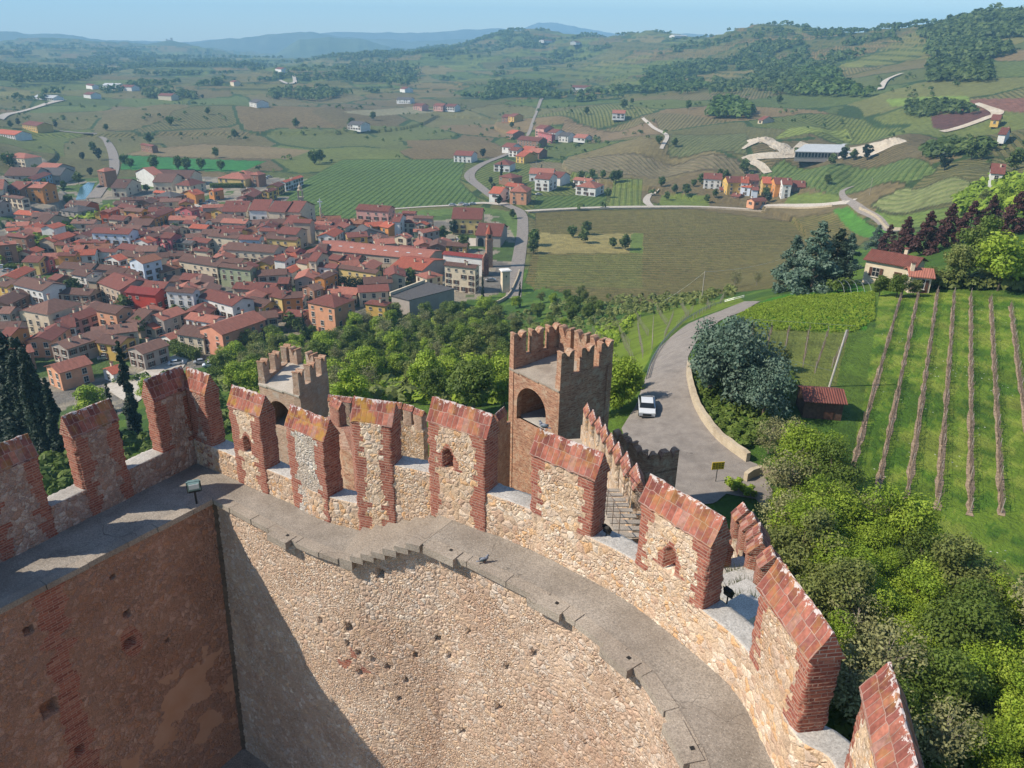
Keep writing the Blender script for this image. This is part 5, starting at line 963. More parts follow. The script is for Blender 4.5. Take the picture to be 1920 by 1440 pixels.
q=P_(1017,806,81.86); pigeon((q[0]+.03,q[1]+.02,81.86),2.6,'grey pigeon standing on the ridge of a merlon'); q=P_(907,1055,ZU); pigeon((q[0],q[1],ZU),.4,'grey pigeon on the concrete wall walk')
# steel stair and railing in the gap
e=empty('steel_stair',(*P_(1165,985,75),54),label='rusty steel stair with thin railings seen between the pigeon merlon and the loophole merlon',cat='stair'); ry=[(1128,960,76.6),(1150,950,75.9),(1172,965,75.5)]
b=MB(); p0=np.array([*P_(1190,1010,76.4),76.4]);p1=np.array([*P_(1135,915,74.2),74.2]); dv=(p1-p0); nn=np.array([-dv[1],dv[0],0]);nn/=np.linalg.norm(nn); ang=math.atan2(dv[1],dv[0])
for k in range(9): c=p0+dv*(k+.5)/9; b.box(c,(.22,1.0,.03),ang)
part('treads',b.me('treads',M['slab']),e)['kind']='stuff'
for sgn in(-1,1):
    b=MB()
    for k in range(6): c=p0+dv*k/5+nn*.5*sgn; b.tube(c,c+np.array([0,0,.95]),.014,n=5)
    for hh in (.5,.95): b.tube(p0+nn*.5*sgn+np.array([0,0,hh]),p1+nn*.5*sgn+np.array([0,0,hh]),.014,n=5)
    part('railing',b.me('railing',M['vine']),e)
# ------------------------------------------------------------ houses
REG={'A':(0,280,7.385),'B':(240,300,7.385),'C':(0,460,7.385),'D':(240,460,7.385),'E':(480,370,7.385),'F':(720,370,7.385),'G':(480,500,7.385),'H':(0,560,5.647),'I':(460,300,3.5556),'J':(840,180,2.6667),'K':(1260,380,2.0576),'P':(0,0,1.0)}
def rp(r,x,y): o=REG[r]; return o[0]+x/o[2],o[1]+y/o[2]
# region, front-left eave, front-right eave, far right eave (H) or ridge right end (g), storeys, wall, roof, kind
HS='''C 160 545 575 640 740 520 3 w d g
C 580 660 1240 700 1440 600 2 t d g
C 300 900 655 965 1150 800 3 c t H
C -60 560 90 590 170 470 2 y d g
C -40 950 135 955 300 830 2 k t g
C -40 1275 115 1285 330 1130 3 o m g
H -60 655 370 565 265 480 2 n q g
H 705 545 1145 400 985 310 2 k t g
H 620 800 990 690 840 590 2 s q g
H 1190 812 1350 762 1265 715 1 w r g
H 1510 595 1800 495 1685 425 2 k t g
C 965 1085 1390 935 1240 885 2 p m g
C 865 1160 1050 1135 900 1060 2 w m g
C 1300 900 1600 958 1665 850 3 s d g
D -50 1050 145 1085 365 880 2 t d g
D 490 1050 820 930 690 840 2 k q g
D 365 1170 510 1115 400 1070 1 c r g
D 1300 1250 1925 1030 1700 870 3 S q g
D 590 1315 890 1215 900 1150 1 w q g
D -60 655 375 700 440 625 3 r R g
D 150 590 490 612 525 558 3 k m g
D 500 640 900 668 1030 530 4 w d g
D 965 718 1440 850 1610 730 3 w m g
D 1590 800 1870 872 1920 760 2 y d g
D 1240 300 1690 352 1780 220 3 g d g
D 680 215 1230 302 1290 170 3 c d g
D 450 390 810 290 700 235 2 t o g
D 200 262 480 192 420 145 4 b o g
D 700 480 980 490 960 400 2 n m g
B 890 1255 1090 1275 1170 1185 2 c m g
B 1310 1242 2022 1290 2100 1245 3 c d g
C 290 235 530 245 520 165 2 Y m g
C 490 162 765 170 860 75 2 P m g
C 775 150 1040 152 1110 65 3 o m g
A 840 1292 1070 1300 1230 1222 2 Y m g
A 1080 1292 1450 1302 1540 1225 2 o m g
A 1250 1160 1780 1182 1850 1075 3 b m g
A 740 1105 920 1052 800 1005 3 w r g
A 1500 880 1670 822 1500 742 3 R q g
A 1090 735 1380 752 1400 690 2 R d g
A 190 960 400 992 450 890 2 c d g
A 420 1040 600 1052 690 930 2 t d g
A 820 842 1070 872 1200 800 2 k k H
A 280 530 580 542 730 480 3 o q g
A 120 630 420 672 560 600 2 c d g
A -60 720 160 732 240 670 2 k k g
A 480 430 720 342 660 310 2 B m g
A 280 300 700 302 720 270 2 k d g
A 780 235 1050 252 1060 155 2 k q g
A 60 100 330 130 490 90 4 c q H
A 720 300 1030 302 1000 245 2 k k g
A 1330 300 1440 312 1490 272 4 n q H
A -60 480 130 472 140 420 2 c q g
A 60 540 280 562 300 470 2 n m g
A 70 1200 350 1232 460 1130 3 n m g
A -60 1340 230 1312 200 1240 3 n q g
A 70 1112 260 1092 230 1070 2 w r g
A 1610 800 1830 832 1860 770 2 n m g
B -10 900 290 912 340 820 2 n d g
B 370 810 660 692 560 640 3 o m g
B 700 690 830 662 780 590 3 P m g
B 930 490 1070 462 1010 420 2 o r g
B 1100 430 1250 402 1180 350 2 o r g
B 430 432 640 452 690 390 2 n r g
B 340 500 600 522 720 470 2 n k H
B 330 310 610 314 640 250 2 c d g
B 640 345 860 362 960 300 2 c m H
B 530 182 1030 192 1070 150 2 c d g
B 90 170 240 152 230 120 3 w q g
B -20 310 190 314 200 260 2 c d g
B 1230 250 1620 272 1680 220 2 Y q H
B 1420 200 1660 212 1690 172 2 n q H
B 1680 202 1800 212 1830 180 3 n q H
B 1590 540 1720 502 1660 435 2 p m g
B 1760 452 1830 432 1790 390 2 n m g
I 155 217 215 197 190 165 2 y m g
I 222 182 265 162 235 137 2 y m g
I 268 152 390 112 350 86 2 w r g
I 60 252 115 217 80 190 2 n m g
B 750 882 930 892 945 840 2 c m g
B 945 872 1060 882 1120 820 2 w d g
B 1160 912 1660 922 1690 870 2 p m g
B 1290 720 1640 722 1650 650 2 c m g
B 1660 700 1930 706 1950 612 3 w m g
B 600 1020 760 1032 860 945 3 P m g
B 750 1110 980 1132 1180 1020 2 c k g
B 1190 1020 1610 1062 1640 970 3 c d g
B 1612 1052 1900 1062 1900 972 3 b m g
B 270 1155 410 1112 310 1065 2 w r g
B 420 1150 570 1122 560 1100 2 P m g
B 300 1090 600 1022 540 982 2 P d g
C 1320 90 1600 102 1650 20 2 w m g
C 1640 220 1780 182 1690 150 2 w r g
C 1640 140 1920 182 1950 92 2 c d g
C 960 400 1180 442 1280 350 2 w d g
C 1190 497 1330 512 1430 410 2 t k g
C 1345 522 1650 632 1850 462 3 t m g
C 1300 335 1560 355 1600 260 2 k d g
C 1440 402 1680 422 1700 355 2 n d g
C 1690 432 1900 442 1900 362 2 n d g
C 660 462 780 492 830 410 2 n m g
E 150 200 400 212 440 135 3 c m g
E 402 202 600 212 600 132 3 c m g
E 360 272 580 282 580 222 2 c r g
E 100 432 360 442 360 370 2 c m g
E 362 382 500 392 540 337 2 y m g
E 450 432 720 452 740 370 3 t m g
E -10 520 125 532 150 450 3 w m g
E 128 572 560 602 620 490 3 Y d g
E 230 872 400 892 450 810 3 w m g
E 390 742 540 772 590 670 2 P m g
E 500 1055 670 957 590 910 2 w r g
E 550 902 705 932 712 820 3 c m g
E 707 882 830 892 845 820 4 c m g
E 830 962 1100 992 1170 900 3 w m g
E 1120 982 1660 1062 1760 940 3 Y d g
E 950 1140 1150 1042 1085 1000 3 o d g
F 240 222 430 232 410 180 2 p m g
F 430 262 700 272 710 210 3 k d g
F 240 322 480 332 500 270 2 c m g
F 100 342 220 347 210 300 3 w m g
F 590 387 660 352 620 300 2 k r g
F 400 482 610 482 500 400 2 g q g
F 310 572 400 542 330 490 2 c q g
F 540 502 785 452 770 420 2 k q g
E 1470 372 1720 352 1720 312 2 o r g
E 1690 402 1830 432 1850 390 2 o r g
E 1050 382 1230 432 1290 370 2 c m g
E 1130 322 1340 332 1360 262 2 P m g
E 950 332 1090 332 1080 290 2 t c g
E 1240 482 1320 552 1560 440 1 k k g
G 690 490 1085 572 1480 470 4 s m H
G 1490 512 1790 552 1920 512 3 y m H
G 380 682 640 702 640 520 2 k m g
G 180 412 355 452 400 340 3 Y m g
G 360 452 660 432 790 320 3 o d g
G 100 682 380 642 370 580 1 c q g
G 800 342 950 302 880 252 2 n t g
E 840 762 970 762 1000 712 2 p d g
E 980 852 1130 882 1270 800 2 n m g
E 290 1202 450 1202 450 1152 2 n m g
E 1370 172 1830 202 1900 130 4 p m g
F 930 302 1360 312 1380 212 3 Y m g
F 820 942 1270 992 1350 900 4 c d g
F 420 1072 590 1132 780 1062 2 c q H
J 60 285 150 290 155 270 2 w m g
J 225 342 310 347 330 332 2 w m H
J 250 402 320 412 332 396 2 n m H
J 320 440 400 450 420 412 2 c r g
J 255 466 312 471 322 450 2 w r g
J 305 477 395 482 402 460 3 s q H
J 420 372 540 377 540 350 2 w q g
J 475 396 550 402 556 380 3 w m g
J 565 391 615 396 622 378 2 w m g
J 635 452 740 462 772 432 2 w q H
J 650 412 740 422 775 402 2 w q g
J 470 181 540 196 540 170 3 P m g
J 490 156 535 161 536 145 3 p m g
J 545 176 590 181 592 168 2 w m g
J 590 192 640 196 642 184 2 w k g
J 665 201 725 206 727 190 1 w q g
J 300 271 345 276 347 260 2 w m g
J 320 246 370 251 372 238 2 w m g
J 350 296 400 301 402 288 2 y r g
J 396 291 440 296 442 280 2 y r g
J 360 271 415 276 417 258 2 n r g
J 440 271 500 276 496 262 2 n q g
J 350 181 386 186 388 172 2 n r g
J 390 211 500 221 497 206 2 n m g
J 300 101 348 104 350 92 2 n m g
J 350 98 380 101 381 88 2 y m g
J 825 81 890 83 890 73 2 w q g
J 1276 415 1370 420 1372 397 3 w m g
J 1371 419 1458 420 1460 394 3 y m g
J 1459 421 1500 423 1502 395 3 w r g
J 1501 423 1560 424 1561 396 3 p m g
J 1561 422 1608 424 1609 398 3 y r g
J 1609 426 1655 427 1657 400 3 o m g
J 1656 428 1706 430 1708 403 3 w m g
J 1712 440 1776 443 1778 418 2 n m g
J 1356 471 1460 476 1462 463 1 w m g
J 1465 455 1515 460 1518 447 2 b r g
J 1516 462 1552 464 1556 452 2 b m g
J 1412 500 1455 506 1457 489 1 n m g
J 1490 520 1556 514 1556 506 1 s m g
K 735 231 938 268 968 238 1 c m g
K 915 280 1010 288 1010 270 1 c q g
P 20 247 60 251 65 240 2 w r g
P 40 233 68 237 72 230 2 y m g
P 82 181 120 183 122 177 1 w l g
P 262 271 284 275 286 267 2 n m g
P 466 191 480 193 482 188 2 w k g
P 670 231 695 233 697 227 2 w k g
P 160 159 172 161 173 156 2 w m g
P 176 176 190 177 191 171 2 w m g
P 205 159 235 160 237 155 2 w l g
P 240 162 262 163 263 158 2 w m g
P 310 178 335 179 336 174 2 c m g
P 530 129 542 130 543 126 2 w m g
P 445 153 452 154 453 150 2 c m g
P 752 185 778 186 780 180 2 w k g
P 787 197 804 198 805 192 2 p m g
P 824 197 842 198 843 192 2 p m g
P 846 198 864 199 865 193 2 w m g
P 765 166 775 167 776 163 2 w m g
P 895 175 925 176 926 171 2 c m g
P 1075 163 1110 164 1112 158 2 w m g
P 1080 79 1095 80 1096 75 2 w m g
P 1265 67 1290 68 1291 64 1 w l g
P 1286 95 1310 96 1312 91 2 s q g
P 1420 225 1430 226 1431 222 1 c m g
P 1855 316 1882 318 1882 308 2 w m g
P 1862 222 1880 223 1882 218 1 y m g
P 1880 248 1895 249 1896 244 1 w m g
P 1020 76 1045 77 1046 73 2 w m g'''
HC={'w':'white','b':'pale blue','c':'cream','y':'golden yellow','Y':'light yellow','o':'orange','s':'salmon','S':'coral','r':'bright red','R':'orange-red','p':'pink','P':'dusky rose','g':'grey-green','t':'tan','n':'brown','k':'grey','B':'sky blue'}
RC={'d':'dark brown','m':'maroon','r':'bright red','q':'light terracotta','k':'slate grey','t':'tan','R':'deep red','o':'orange-brown','l':'pale grey','c':'cream'}
ROOFC['c']=ROOFC['t']; MR['c']=MR['t']
def win_mesh(kind):
    mb=MB(); w,h=.95,1.35
    mb.box((0,-.03,h/2),(w+.22,.10,h+.22),m=0); mb.box((0,-.075,h/2),(w,.03,h),m=1); mb.box((0,-.10,h/2),(.05,.02,h),m=0); mb.box((0,-.1,h*.55),(w,.02,.05),m=0); mb.box((0,-.11,-.1),(w+.3,.2,.07),m=0)
    if kind==1:
        for s in(-1,1): mb.box((s*(w*.75+.02),-.075,h/2),(w*.46,.06,h),m=2)
    if kind==2: mb.box((0,-.10,h/2),(w,.05,h),m=2)
    return mb.me('window',[M['surround'],M['glass'],M['shutter']])
WM=[win_mesh(0),win_mesh(1),win_mesh(2)]
HOUSES=[]; rh=random.Random(5); FOOT=[]
ROWB=ground(1400,378)[2]
def build_house(i,reg,q,st,wc,rc,kind,wide=False):
    P1,P2,P3=[rp(reg,q[k],q[k+1]) for k in(0,2,4)]; base=ground(*P1,0)[2]; hgt=st*2.5+.4
    far=False
    if reg=='J' and q[0]>1270: base=ground((P1[0]+P2[0])/2,min(380,(P1[1]+P2[1])/2+29 if q[1]<445 else (P1[1]+P2[1])/2+16))[2]
    for _ in range(4):
        ze=base+hgt
        if base>3 and (reg in 'PK' or not(reg=='J' and q[0]>1270)):
            g=ground((P1[0]+P2[0])/2,(P1[1]+P2[1])/2,hgt); base=g[2]; ze=base+hgt
        A=atz(*P1,ze);B=atz(*P2,ze); break
    u=B-A; L=np.linalg.norm(u[:2]); u=u[:2]/L; v=np.array([-u[1],u[0]]); hw=4.
    for _ in range(6):
        rise=hw*(.2 if wide else .36) if kind=='g' else 0; C=atz(*P3,ze+rise); d=C[:2]-B[:2]; n_=abs(d@v); hw=n_ if kind=='g' else n_/2
    if kind=='g': v=v if (C[:2]-B[:2])@v>0 else -v
    else:
        v=v if (C[:2]-B[:2])@v>0 else -v
    if reg=='J' and q[0]>1270: hw=6. if q[1]<445 else 3.6;rise=3.2 if q[1]<445 else 1.5
    if reg=='K': hgt=3.4 if q[0]<800 else 2.6
    mx=30 if wide else 8.5 if reg in 'JP' else 11; hw=min(max(hw,2.6),mx); L=min(max(L,4.),110)
    if kind=='H': rise=hw*.38
    else: rise=hw*(.2 if wide else .36) if not(reg=='J' and q[0]>1270) else rise
    W_=2*hw; c=A[:2]+u*L/2+v*hw; rz=math.atan2(u[1],u[0]); 
    return c,rz,L,W_,hgt,rise,base
def house_geo(name,c,rz,L,W_,hgt,rise,base,wc,rc,kind,st,lod,wins=True,ov=.45,lab=None,cat='house'):
    e=empty(name,(c[0],c[1],base),rz); e['category']=cat
    mb=MB(); x,y=L/2-ov,W_/2-ov; P=[(-x,-y),(x,-y),(x,y),(-x,y)]
    if kind=='g':
        pr=[(-y,-1.5),(y,-1.5),(y,hgt-.05),(0,hgt+rise*(y/(W_/2))-.05),(-y,hgt-.05)]; mb.extr(pr,(-x,0,0),(0,1,0),(1,0,0),2*x)
    else: mb.prism(P,-1.5,hgt-.02)
    mb.build('wall',MW[wc],e)
    rb=MB(); t=.16
    if kind=='g':
        for s in(-1,1): rb.extr([(0,hgt+rise),(s*W_/2,hgt-.0),(s*W_/2,hgt+t),(0,hgt+rise+t)],(-L/2,0,0),(0,1,0),(1,0,0),L)
    elif kind=='F': rb.prism([(-L/2,-W_/2),(L/2,-W_/2),(L/2,W_/2),(-L/2,W_/2)],hgt,hgt+.35)
    else:
        X_,Y_=L/2,W_/2; r=max(.0,X_-Y_); ry=max(0,Y_-X_); V=[(-X_,-Y_,hgt),(X_,-Y_,hgt),(X_,Y_,hgt),(-X_,Y_,hgt),(-r,-ry,hgt+rise),(r+.01,ry,hgt+rise)]
        rb.add(V,[(0,1,5,4),(1,2,5),(2,3,4,5),(3,0,4),(3,2,1,0)]) if X_>=Y_ else rb.add(V,[(0,1,4),(1,2,5,4),(2,3,5),(3,0,4,5),(3,2,1,0)])
    ro=rb.build('roof',MR[rc],e)
    nch=(1 if L<12 else 2) if lod<2 else 0
    for k in range(nch):
        cx=rh.uniform(-L*.35,L*.35); cy=rh.choice([-1,1])*W_*.16; z0=hgt+rise*(1-abs(cy)/(W_/2)) if kind!='F' else hgt
        ch=MB(); ch.box((cx,cy,z0+.5),(.55,.7,1.7)); ch.box((cx,cy,z0+1.42),(.8,.95,.12),m=1); ch.build('chimney',[MW['c'],MR['m']],ro)
    if wins and lod<3:
        sp=3.0 if lod==0 else 3.6; wk=rh.choice([0,0,1,1,2]); faces=[(0,-1,2*x)]
        if lod<2: faces.append((1,0,2*y)); faces.append((-1,0,2*y))
        cam_l=np.array([-c[0],-c[1]])
        for fx,fy,wl in faces:
            nx=fx*math.cos(rz)-fy*math.sin(rz); ny=fx*math.sin(rz)+fy*math.cos(rz)
            if nx*cam_l[0]+ny*cam_l[1]<0.12*np.linalg.norm(cam_l): continue
            n_=int(wl/sp)
            if n_<1: continue
            if fx!=0: n_=min(n_,2)
            for fl_ in range(st):
                for k in range(n_):
                    if rh.random()<.16: continue
                    s=(k+.5)/n_*wl-wl/2; z=fl_*2.5+.75+(.25 if fl_==st-1 and st>2 else 0)
                    o=link('window',WM[wk if fl_<st-1 or st<3 else 0],e)
                    sc=1.25 if lod==0 else 1.4; o.scale=(sc*(.8 if fl_==st-1 and st>2 else 1),1.2,(1.15 if fl_<st-1 or st<3 else .65))
                    if fx==0: o.location=(s,fy*y,z); o.rotation_euler=(0,0,0 if fy<0 else math.pi)
                    else: o.location=(fx*x,s,z); o.rotation_euler=(0,0,math.pi/2*fx)
            if fx==0 and fy<0 and lod<2:
                d=MB(); dx=rh.uniform(-wl*.3,wl*.3); d.box((dx,-y-.03,1.1),(1.3,.1,2.2)); d.build('door',M['shutter'],e)
    return e
for i,l in enumerate(HS.split('\n')):
    f=l.split(); reg=f[0]; q=[float(v) for v in f[1:7]]; st=int(f[7]); wc,rc,kind=f[8:11]
    c,rz,L,W_,hgt,rise,base=build_house(i,reg,q,st,wc,rc,kind); D=math.hypot(*c); lod=0 if D<340 else 1 if D<560 else 2 if D<1300 else 3
    e=house_geo('town_house' if reg not in 'PKJ' else 'country_house',c,rz,L,W_,hgt,rise,base,wc,rc,kind,st,lod)
    x,y=proj(np.array([c[0],c[1],base+hgt])); HOUSES.append(dict(e=e,px=float(x),py=float(y),wc=wc,rc=rc,st=st,D=D,L=L,kind=kind,i=i)); FOOT.append((c[0],c[1],max(L,W_)/2))
def special(name,label,cat,p1,p2,p3,reg,st,wc,rc,kind='g',wins=True,hgt=None,wide=False):
    c,rz,L,W_,h,rise,base=build_house(0,reg,[*p1,*p2,*p3],st,wc,rc,kind,wide); FOOT.extend([(c[0]+math.cos(rz)*t*L,c[1]+math.sin(rz)*t*L,W_*.75) for t in (-.45,-.3,-.15,0,.15,.3,.45)]) 
    e=house_geo(name,c,rz,L,W_,hgt or h,rise,base,wc,rc,kind,st,0,wins); tag(e,label,cat); return e,c,rz,L,W_,h,base
# the long market hall, its annex, churches, barchessa, flat-roofed shed
REG['E2']=REG['E']
e,c,rz,L,W_,h,b=special('warehouse','very long low hall with a terracotta roof running across the town','warehouse',(790,718),(2372,872),(2512,735),'E',2,'t','q',wins=False,wide=True)
for k in range(10):
    x=-L/2+L*(k+.5)/10
    if k in(3,4,6,8): o=link('window',WM[0],e,(x,-W_/2+.45,2.6)); o.scale=(2.6,1.2,1.3)
ro=[o for o in e.children if o.name.startswith('roof')][0]
for k in range(9):
    mb=MB(); x=-L/2+L*(k+1)/10; mb.box((x,-W_*.22,h+W_/2*.2*.56+.2),(1.6,.9,.12)); mb.build('skylight',M['lamp'],ro)
special('shed','bright orange-red lean-to roof in front of the long hall','shed',(80,960),(530,1022),(620,855),'F',2,'k','r',wins=False,wide=True)
e,c,rz,L,W_,h,b=special('church','white church with a deep red roof, brick front and corner turret beside the valley road','church',(800,792),(1365,852),(1395,765),'F',3,'w','R',wins=False)
fm=MB(); x=L/2-.2; hw=W_/2; fm.extr([(-hw,-1),(hw,-1),(hw,h+.4),(0,h+W_*.5*.36+1.2),(-hw,h+.4)],(x,0,0),(0,1,0),(1,0,0),.6); fm.box((x+.8,-hw*.2,h*.42),(1.2,.9,h*.84)); fm.box((x+.8,hw*.5,h*.42),(1.2,.9,h*.84)); fm.build('brick_front',M['brick'],e)
def gpt(px,py): return ground(px,py)
# brick bell tower
g=atz(917,500,0); bt=empty('bell_tower',(g[0],g[1],0),.25,label='slim brick bell tower with a pointed red spire beside the church',cat='bell tower')
mb=MB(); mb.box((0,0,8.5),(3.2,3.2,17)); mb.box((0,0,17.1),(3.7,3.7,.4)); mb.box((0,0,19),(2.8,2.8,3.4)); mb.build('shaft',M['towerbrick'],bt); mb=MB(); 
for a in range(4): mb.box((1.42*math.cos(a*math.pi/2),1.42*math.sin(a*math.pi/2),19),(.08,1.1,2.0),a*math.pi/2)
mb.build('belfry_opening',M['glass'],bt); mb=MB(); mb.tube((0,0,20.7),(0,0,26.5),2.0,.06,8); mb.box((0,0,20.75),(3.1,3.1,.25)); mb.build('spire',MR['r'],bt); bt.scale=(.85,.85,.72)
# white baroque bell tower
g=atz(567,405,0); bt=empty('bell_tower',(g[0],g[1],0),.15,label='white stone bell tower with a small dome at the edge of the green vineyard',cat='bell tower')
mb=MB(); mb.box((0,0,8),(4.2,4.2,16)); mb.box((0,0,16.2),(4.8,4.8,.5)); 
for sx in(-1,1):
    for sy in(-1,1): mb.box((sx*1.6,sy*1.6,19),(.9,.9,5.2))
mb.box((0,0,21.9),(4.7,4.7,.5)); mb.build('shaft',M['lime'],bt); mb=MB(); mb.tube((0,0,22.1),(0,0,24.3),1.6,1.5,8); mb.box((0,0,24.4),(3.3,3.3,.2)); mb.ball((0,0,25),(1.35,1.35,1.1)); mb.tube((0,0,25.9),(0,0,27.6),.5,.35,8); mb.tube((0,0,27.6),(0,0,29.4),.3,.02,8); mb.build('dome',M['lime'],bt); bt.scale=(.7,.7,.66)
g=atz(565,412,0); e,c,rz,L,W_,h,b=special('church','big dark stone church building with a hipped brown roof right of the white bell tower','church',(570,312),(820,322),(890,255),'E',4,'t','m',wins=False)
g=atz(603,420,0); cr=empty('stone_cross',(g[0],g[1],0),.1,label='tall white cross on a pillar behind the town roofs',cat='cross'); mb=MB(); mb.tube((0,0,0),(0,0,9),.6,.5,10); mb.build('pillar',M['lime'],cr); mb=MB(); mb.box((0,0,11.2),(.55,.4,4.6)); mb.box((0,0,12),(2.6,.4,.55)); mb.build('cross',M['white'],cr)
g=atz(947,543,1); tw=empty('cabin_tower',(g[0],g[1],0),.3,label='slim cream transformer tower with a flat cap at the near end of the valley road',cat='tower'); mb=MB(); mb.box((0,0,4.4),(3.0,3.0,8.8)); mb.build('wall',MW['c'],tw); mb=MB(); mb.box((0,0,8.95),(4.2,4.2,.3)); mb.box((0,0,9.2),(3.6,3.6,.25)); mb.build('roof',MW['w'],tw); o=link('window',WM[0],tw,(0,-1.5,6.5)); o.scale=(.5,1,.5)
# barchessa with arches
e,c,rz,L,W_,h,b=special('barn','grey farm building with two dark arches and a maroon roof right of the yellow villa','barn',(1372,398),(1720,415),(1725,285),'F',2,'k','m',wins=False)
for k in range(2):
    mb=MB(); x=-L/2+L*(.22+.27*k); ra=L*.11; P=[(x-ra,0),(x+ra,0),(x+ra,3.)]+[(x+ra*math.cos(t),3.+ra*math.sin(t)) for t in np.linspace(.2,math.pi-.2,8)]+[(x-ra,3.)]; mb.extr(P,(0,-W_/2+.40,0),(1,0,0),(0,-1,0),.06); mb.build('arch',M['glass'],e)
# grey flat-roofed building
Q=[atz(*rp('F',x,y),7.2)[:2] for x,y in((90,1360),(345,1425),(985,1262),(590,1172))]; fb_=MB(); Qm=np.mean(Q,0); e=empty('workshop',(Qm[0],Qm[1],0),label='low building with a wide dark grey flat roof at the foot of the castle wood',cat='workshop'); Q2=[q-Qm for q in Q]; fb_.prism([q*.97 for q in Q2],-1,7.0); fb_.build('wall',MW['k'],e); fb_=MB(); fb_.prism(Q2,7.0,7.25); fb_.build('roof',MR['k'],e)
fb_=MB(); d=Q2[3]-Q2[0]; fb_.prism([Q2[0],Q2[0]+d*.95,Q2[0]+d*.95+np.array([-.4,.5]),Q2[0]+np.array([-.4,.5])],6.9,8.3); fb_.build('parapet',MW['c'],e)
# big grey shed of the building site
gz=ground(1560,292)[2]; Q=[atz(x,y,gz+3.7)[:2] for x,y in((1490,284),(1628,287),(1642,271),(1513,268))]; Qm=np.mean(Q,0); bz=gz; e=empty('industrial_shed',(Qm[0],Qm[1],bz),label='huge pale grey flat-roofed shed under construction among sandy heaps',cat='industrial shed'); Q2=[q-Qm for q in Q]; mb=MB(); mb.prism([q*.985 for q in Q2],-3,3.3); mb.build('wall',MW['k'],e); mb=MB(); mb.prism(Q2,3.3,3.8); mb.build('roof',MR['l'],e)
u=(Q2[1]-Q2[0]); 
for k in range(16):
    mb=MB(); p=Q2[0]*.985+u*.985*(k+.5)/22; mb.box((p[0],p[1],1.5),(1.3,.5,2.8),math.atan2(u[1],u[0])); mb.build('bay_opening',M['glass'],e)
CORE=np.array(poly([(0,690),(0,470),(60,400),(150,440),(250,385),(420,400),(560,420),(640,430),(860,470),(800,540),(650,590),(470,640),(300,665)]))
rf=random.Random(9); nf=0
for _ in range(20000):
    p=np.array([rf.uniform(CORE[:,0].min(),CORE[:,0].max()),rf.uniform(CORE[:,1].min(),CORE[:,1].max())])
    if not inpoly(np.array([p[0]]),np.array([p[1]]),CORE)[0]: continue
    L=rf.uniform(8,15);W_=rf.uniform(7,9.5)
    if min(math.hypot(p[0]-f[0],p[1]-f[1])-f[2]*.6 for f in FOOT)<L*.43: continue
    gx,gy=proj(np.array([p[0],p[1],3.])); 
    if 240<gx<330 and 600<gy<680 or gx<140 and 485<gy<525: continue
    st=rf.choice([1,2,2]); wc=rf.choice('ccctwkspyn'); rc=rf.choice('ddmmmqqtor'); c=p; rz=rf.choice([-.25,.1,.35,1.4,1.75])+rf.uniform(-.15,.15)
    e=house_geo('town_house',c,rz,L,W_,st*2.5+.4,W_*.18,0.,wc,rc,'g',st,0 if math.hypot(*c)<340 else 1)
    x,y=proj(np.array([c[0],c[1],4.])); HOUSES.append(dict(e=e,px=float(x),py=float(y),wc=wc,rc=rc,st=st,D=math.hypot(*c),L=L,kind='g',i=999)); FOOT.append((c[0],c[1],L/2)); nf+=1
    if nf>=150: break
# the wooden hut, pole frames, sign, barrel
g=ground(1533,772); hut=empty('wooden_hut',(g[0],g[1],g[2]),-.12,label='small dark wooden garden hut with a reddish tin roof beside the vineyard',cat='hut'); mb=MB(); mb.extr([(-1.7,-.3),(1.7,-.3),(1.7,2.0),(0,2.6),(-1.7,2.0)],(-1.9,0,0),(0,1,0),(1,0,0),3.8); mb.build('wall',M['wood'],hut); mb=MB()
for s in(-1,1): mb.extr([(0,2.66),(s*2.1,1.92),(s*2.1,2.0),(0,2.74)],(-2.15,0,0),(0,1,0),(1,0,0),4.3)
mb.build('roof',MR['m'],hut); mb=MB(); mb.box((.6,-1.72,.95),(.9,.06,1.9)); mb.build('door',M['shutter'],hut)
g=ground(1542,783); b=MB(); b.tube((0,0,0),(0,0,.85),.32,.32,14); b.tube((0,0,.85),(0,0,.9),.34,.34,14); o=b.build('barrel',plain('blue plastic',(.10,.35,.55)),None,True,g); tag(o,'pale blue plastic barrel at the front corner of the wooden hut','barrel')
def pole(px,py,h,name,label,r=.09,mat='post',cat='pole',grp=None):
    g=ground(px,py); b=MB(); b.tube((0,0,-.3),(0,0,h),r,r*.8,8); o=b.build(name,M[mat],None,False,g); return tag(o,label,cat,grp),g
o,g1=pole(1555,725,6.8,'concrete_pole','leaning pale concrete pole behind the wooden hut',.13,'sill'); o.rotation_euler=(0.,.10,0)
g2=ground(1470,703); b=MB(); b.tube((g1[0],g1[1],g1[2]+1.9),(g2[0],g2[1],g2[2]+2.),.018,n=5)
a_=ground(1375,617);c_=ground(1600,632); b.tube((a_[0],a_[1],a_[2]+1.6),(c_[0],c_[1],c_[2]+1.6),.018,n=5); tag(b.build('top_wire',M['metal']),'long pale wires strung over the small vineyard behind the hut','wire')
g=ground(1342,905); sg=empty('sign_board',(g[0],g[1],g[2]),.15,label='small yellow notice board on a post by the castle road',cat='sign'); b=MB(); b.tube((0,.05,0),(0,.05,1.7),.04,n=6); b.build('post',M['darkmetal'],sg); b=MB(); b.box((0,0,1.75),(1.15,.05,.75)); b.build('panel',M['yellow'],sg); b=MB()
for r_ in range(3):
    for k in range(4): b.box((-.40+.27*k,-.03,1.95-.2*r_),(.15,.012,.07))
b.build('lettering',M['darkmetal'],sg)['kind']='stuff'
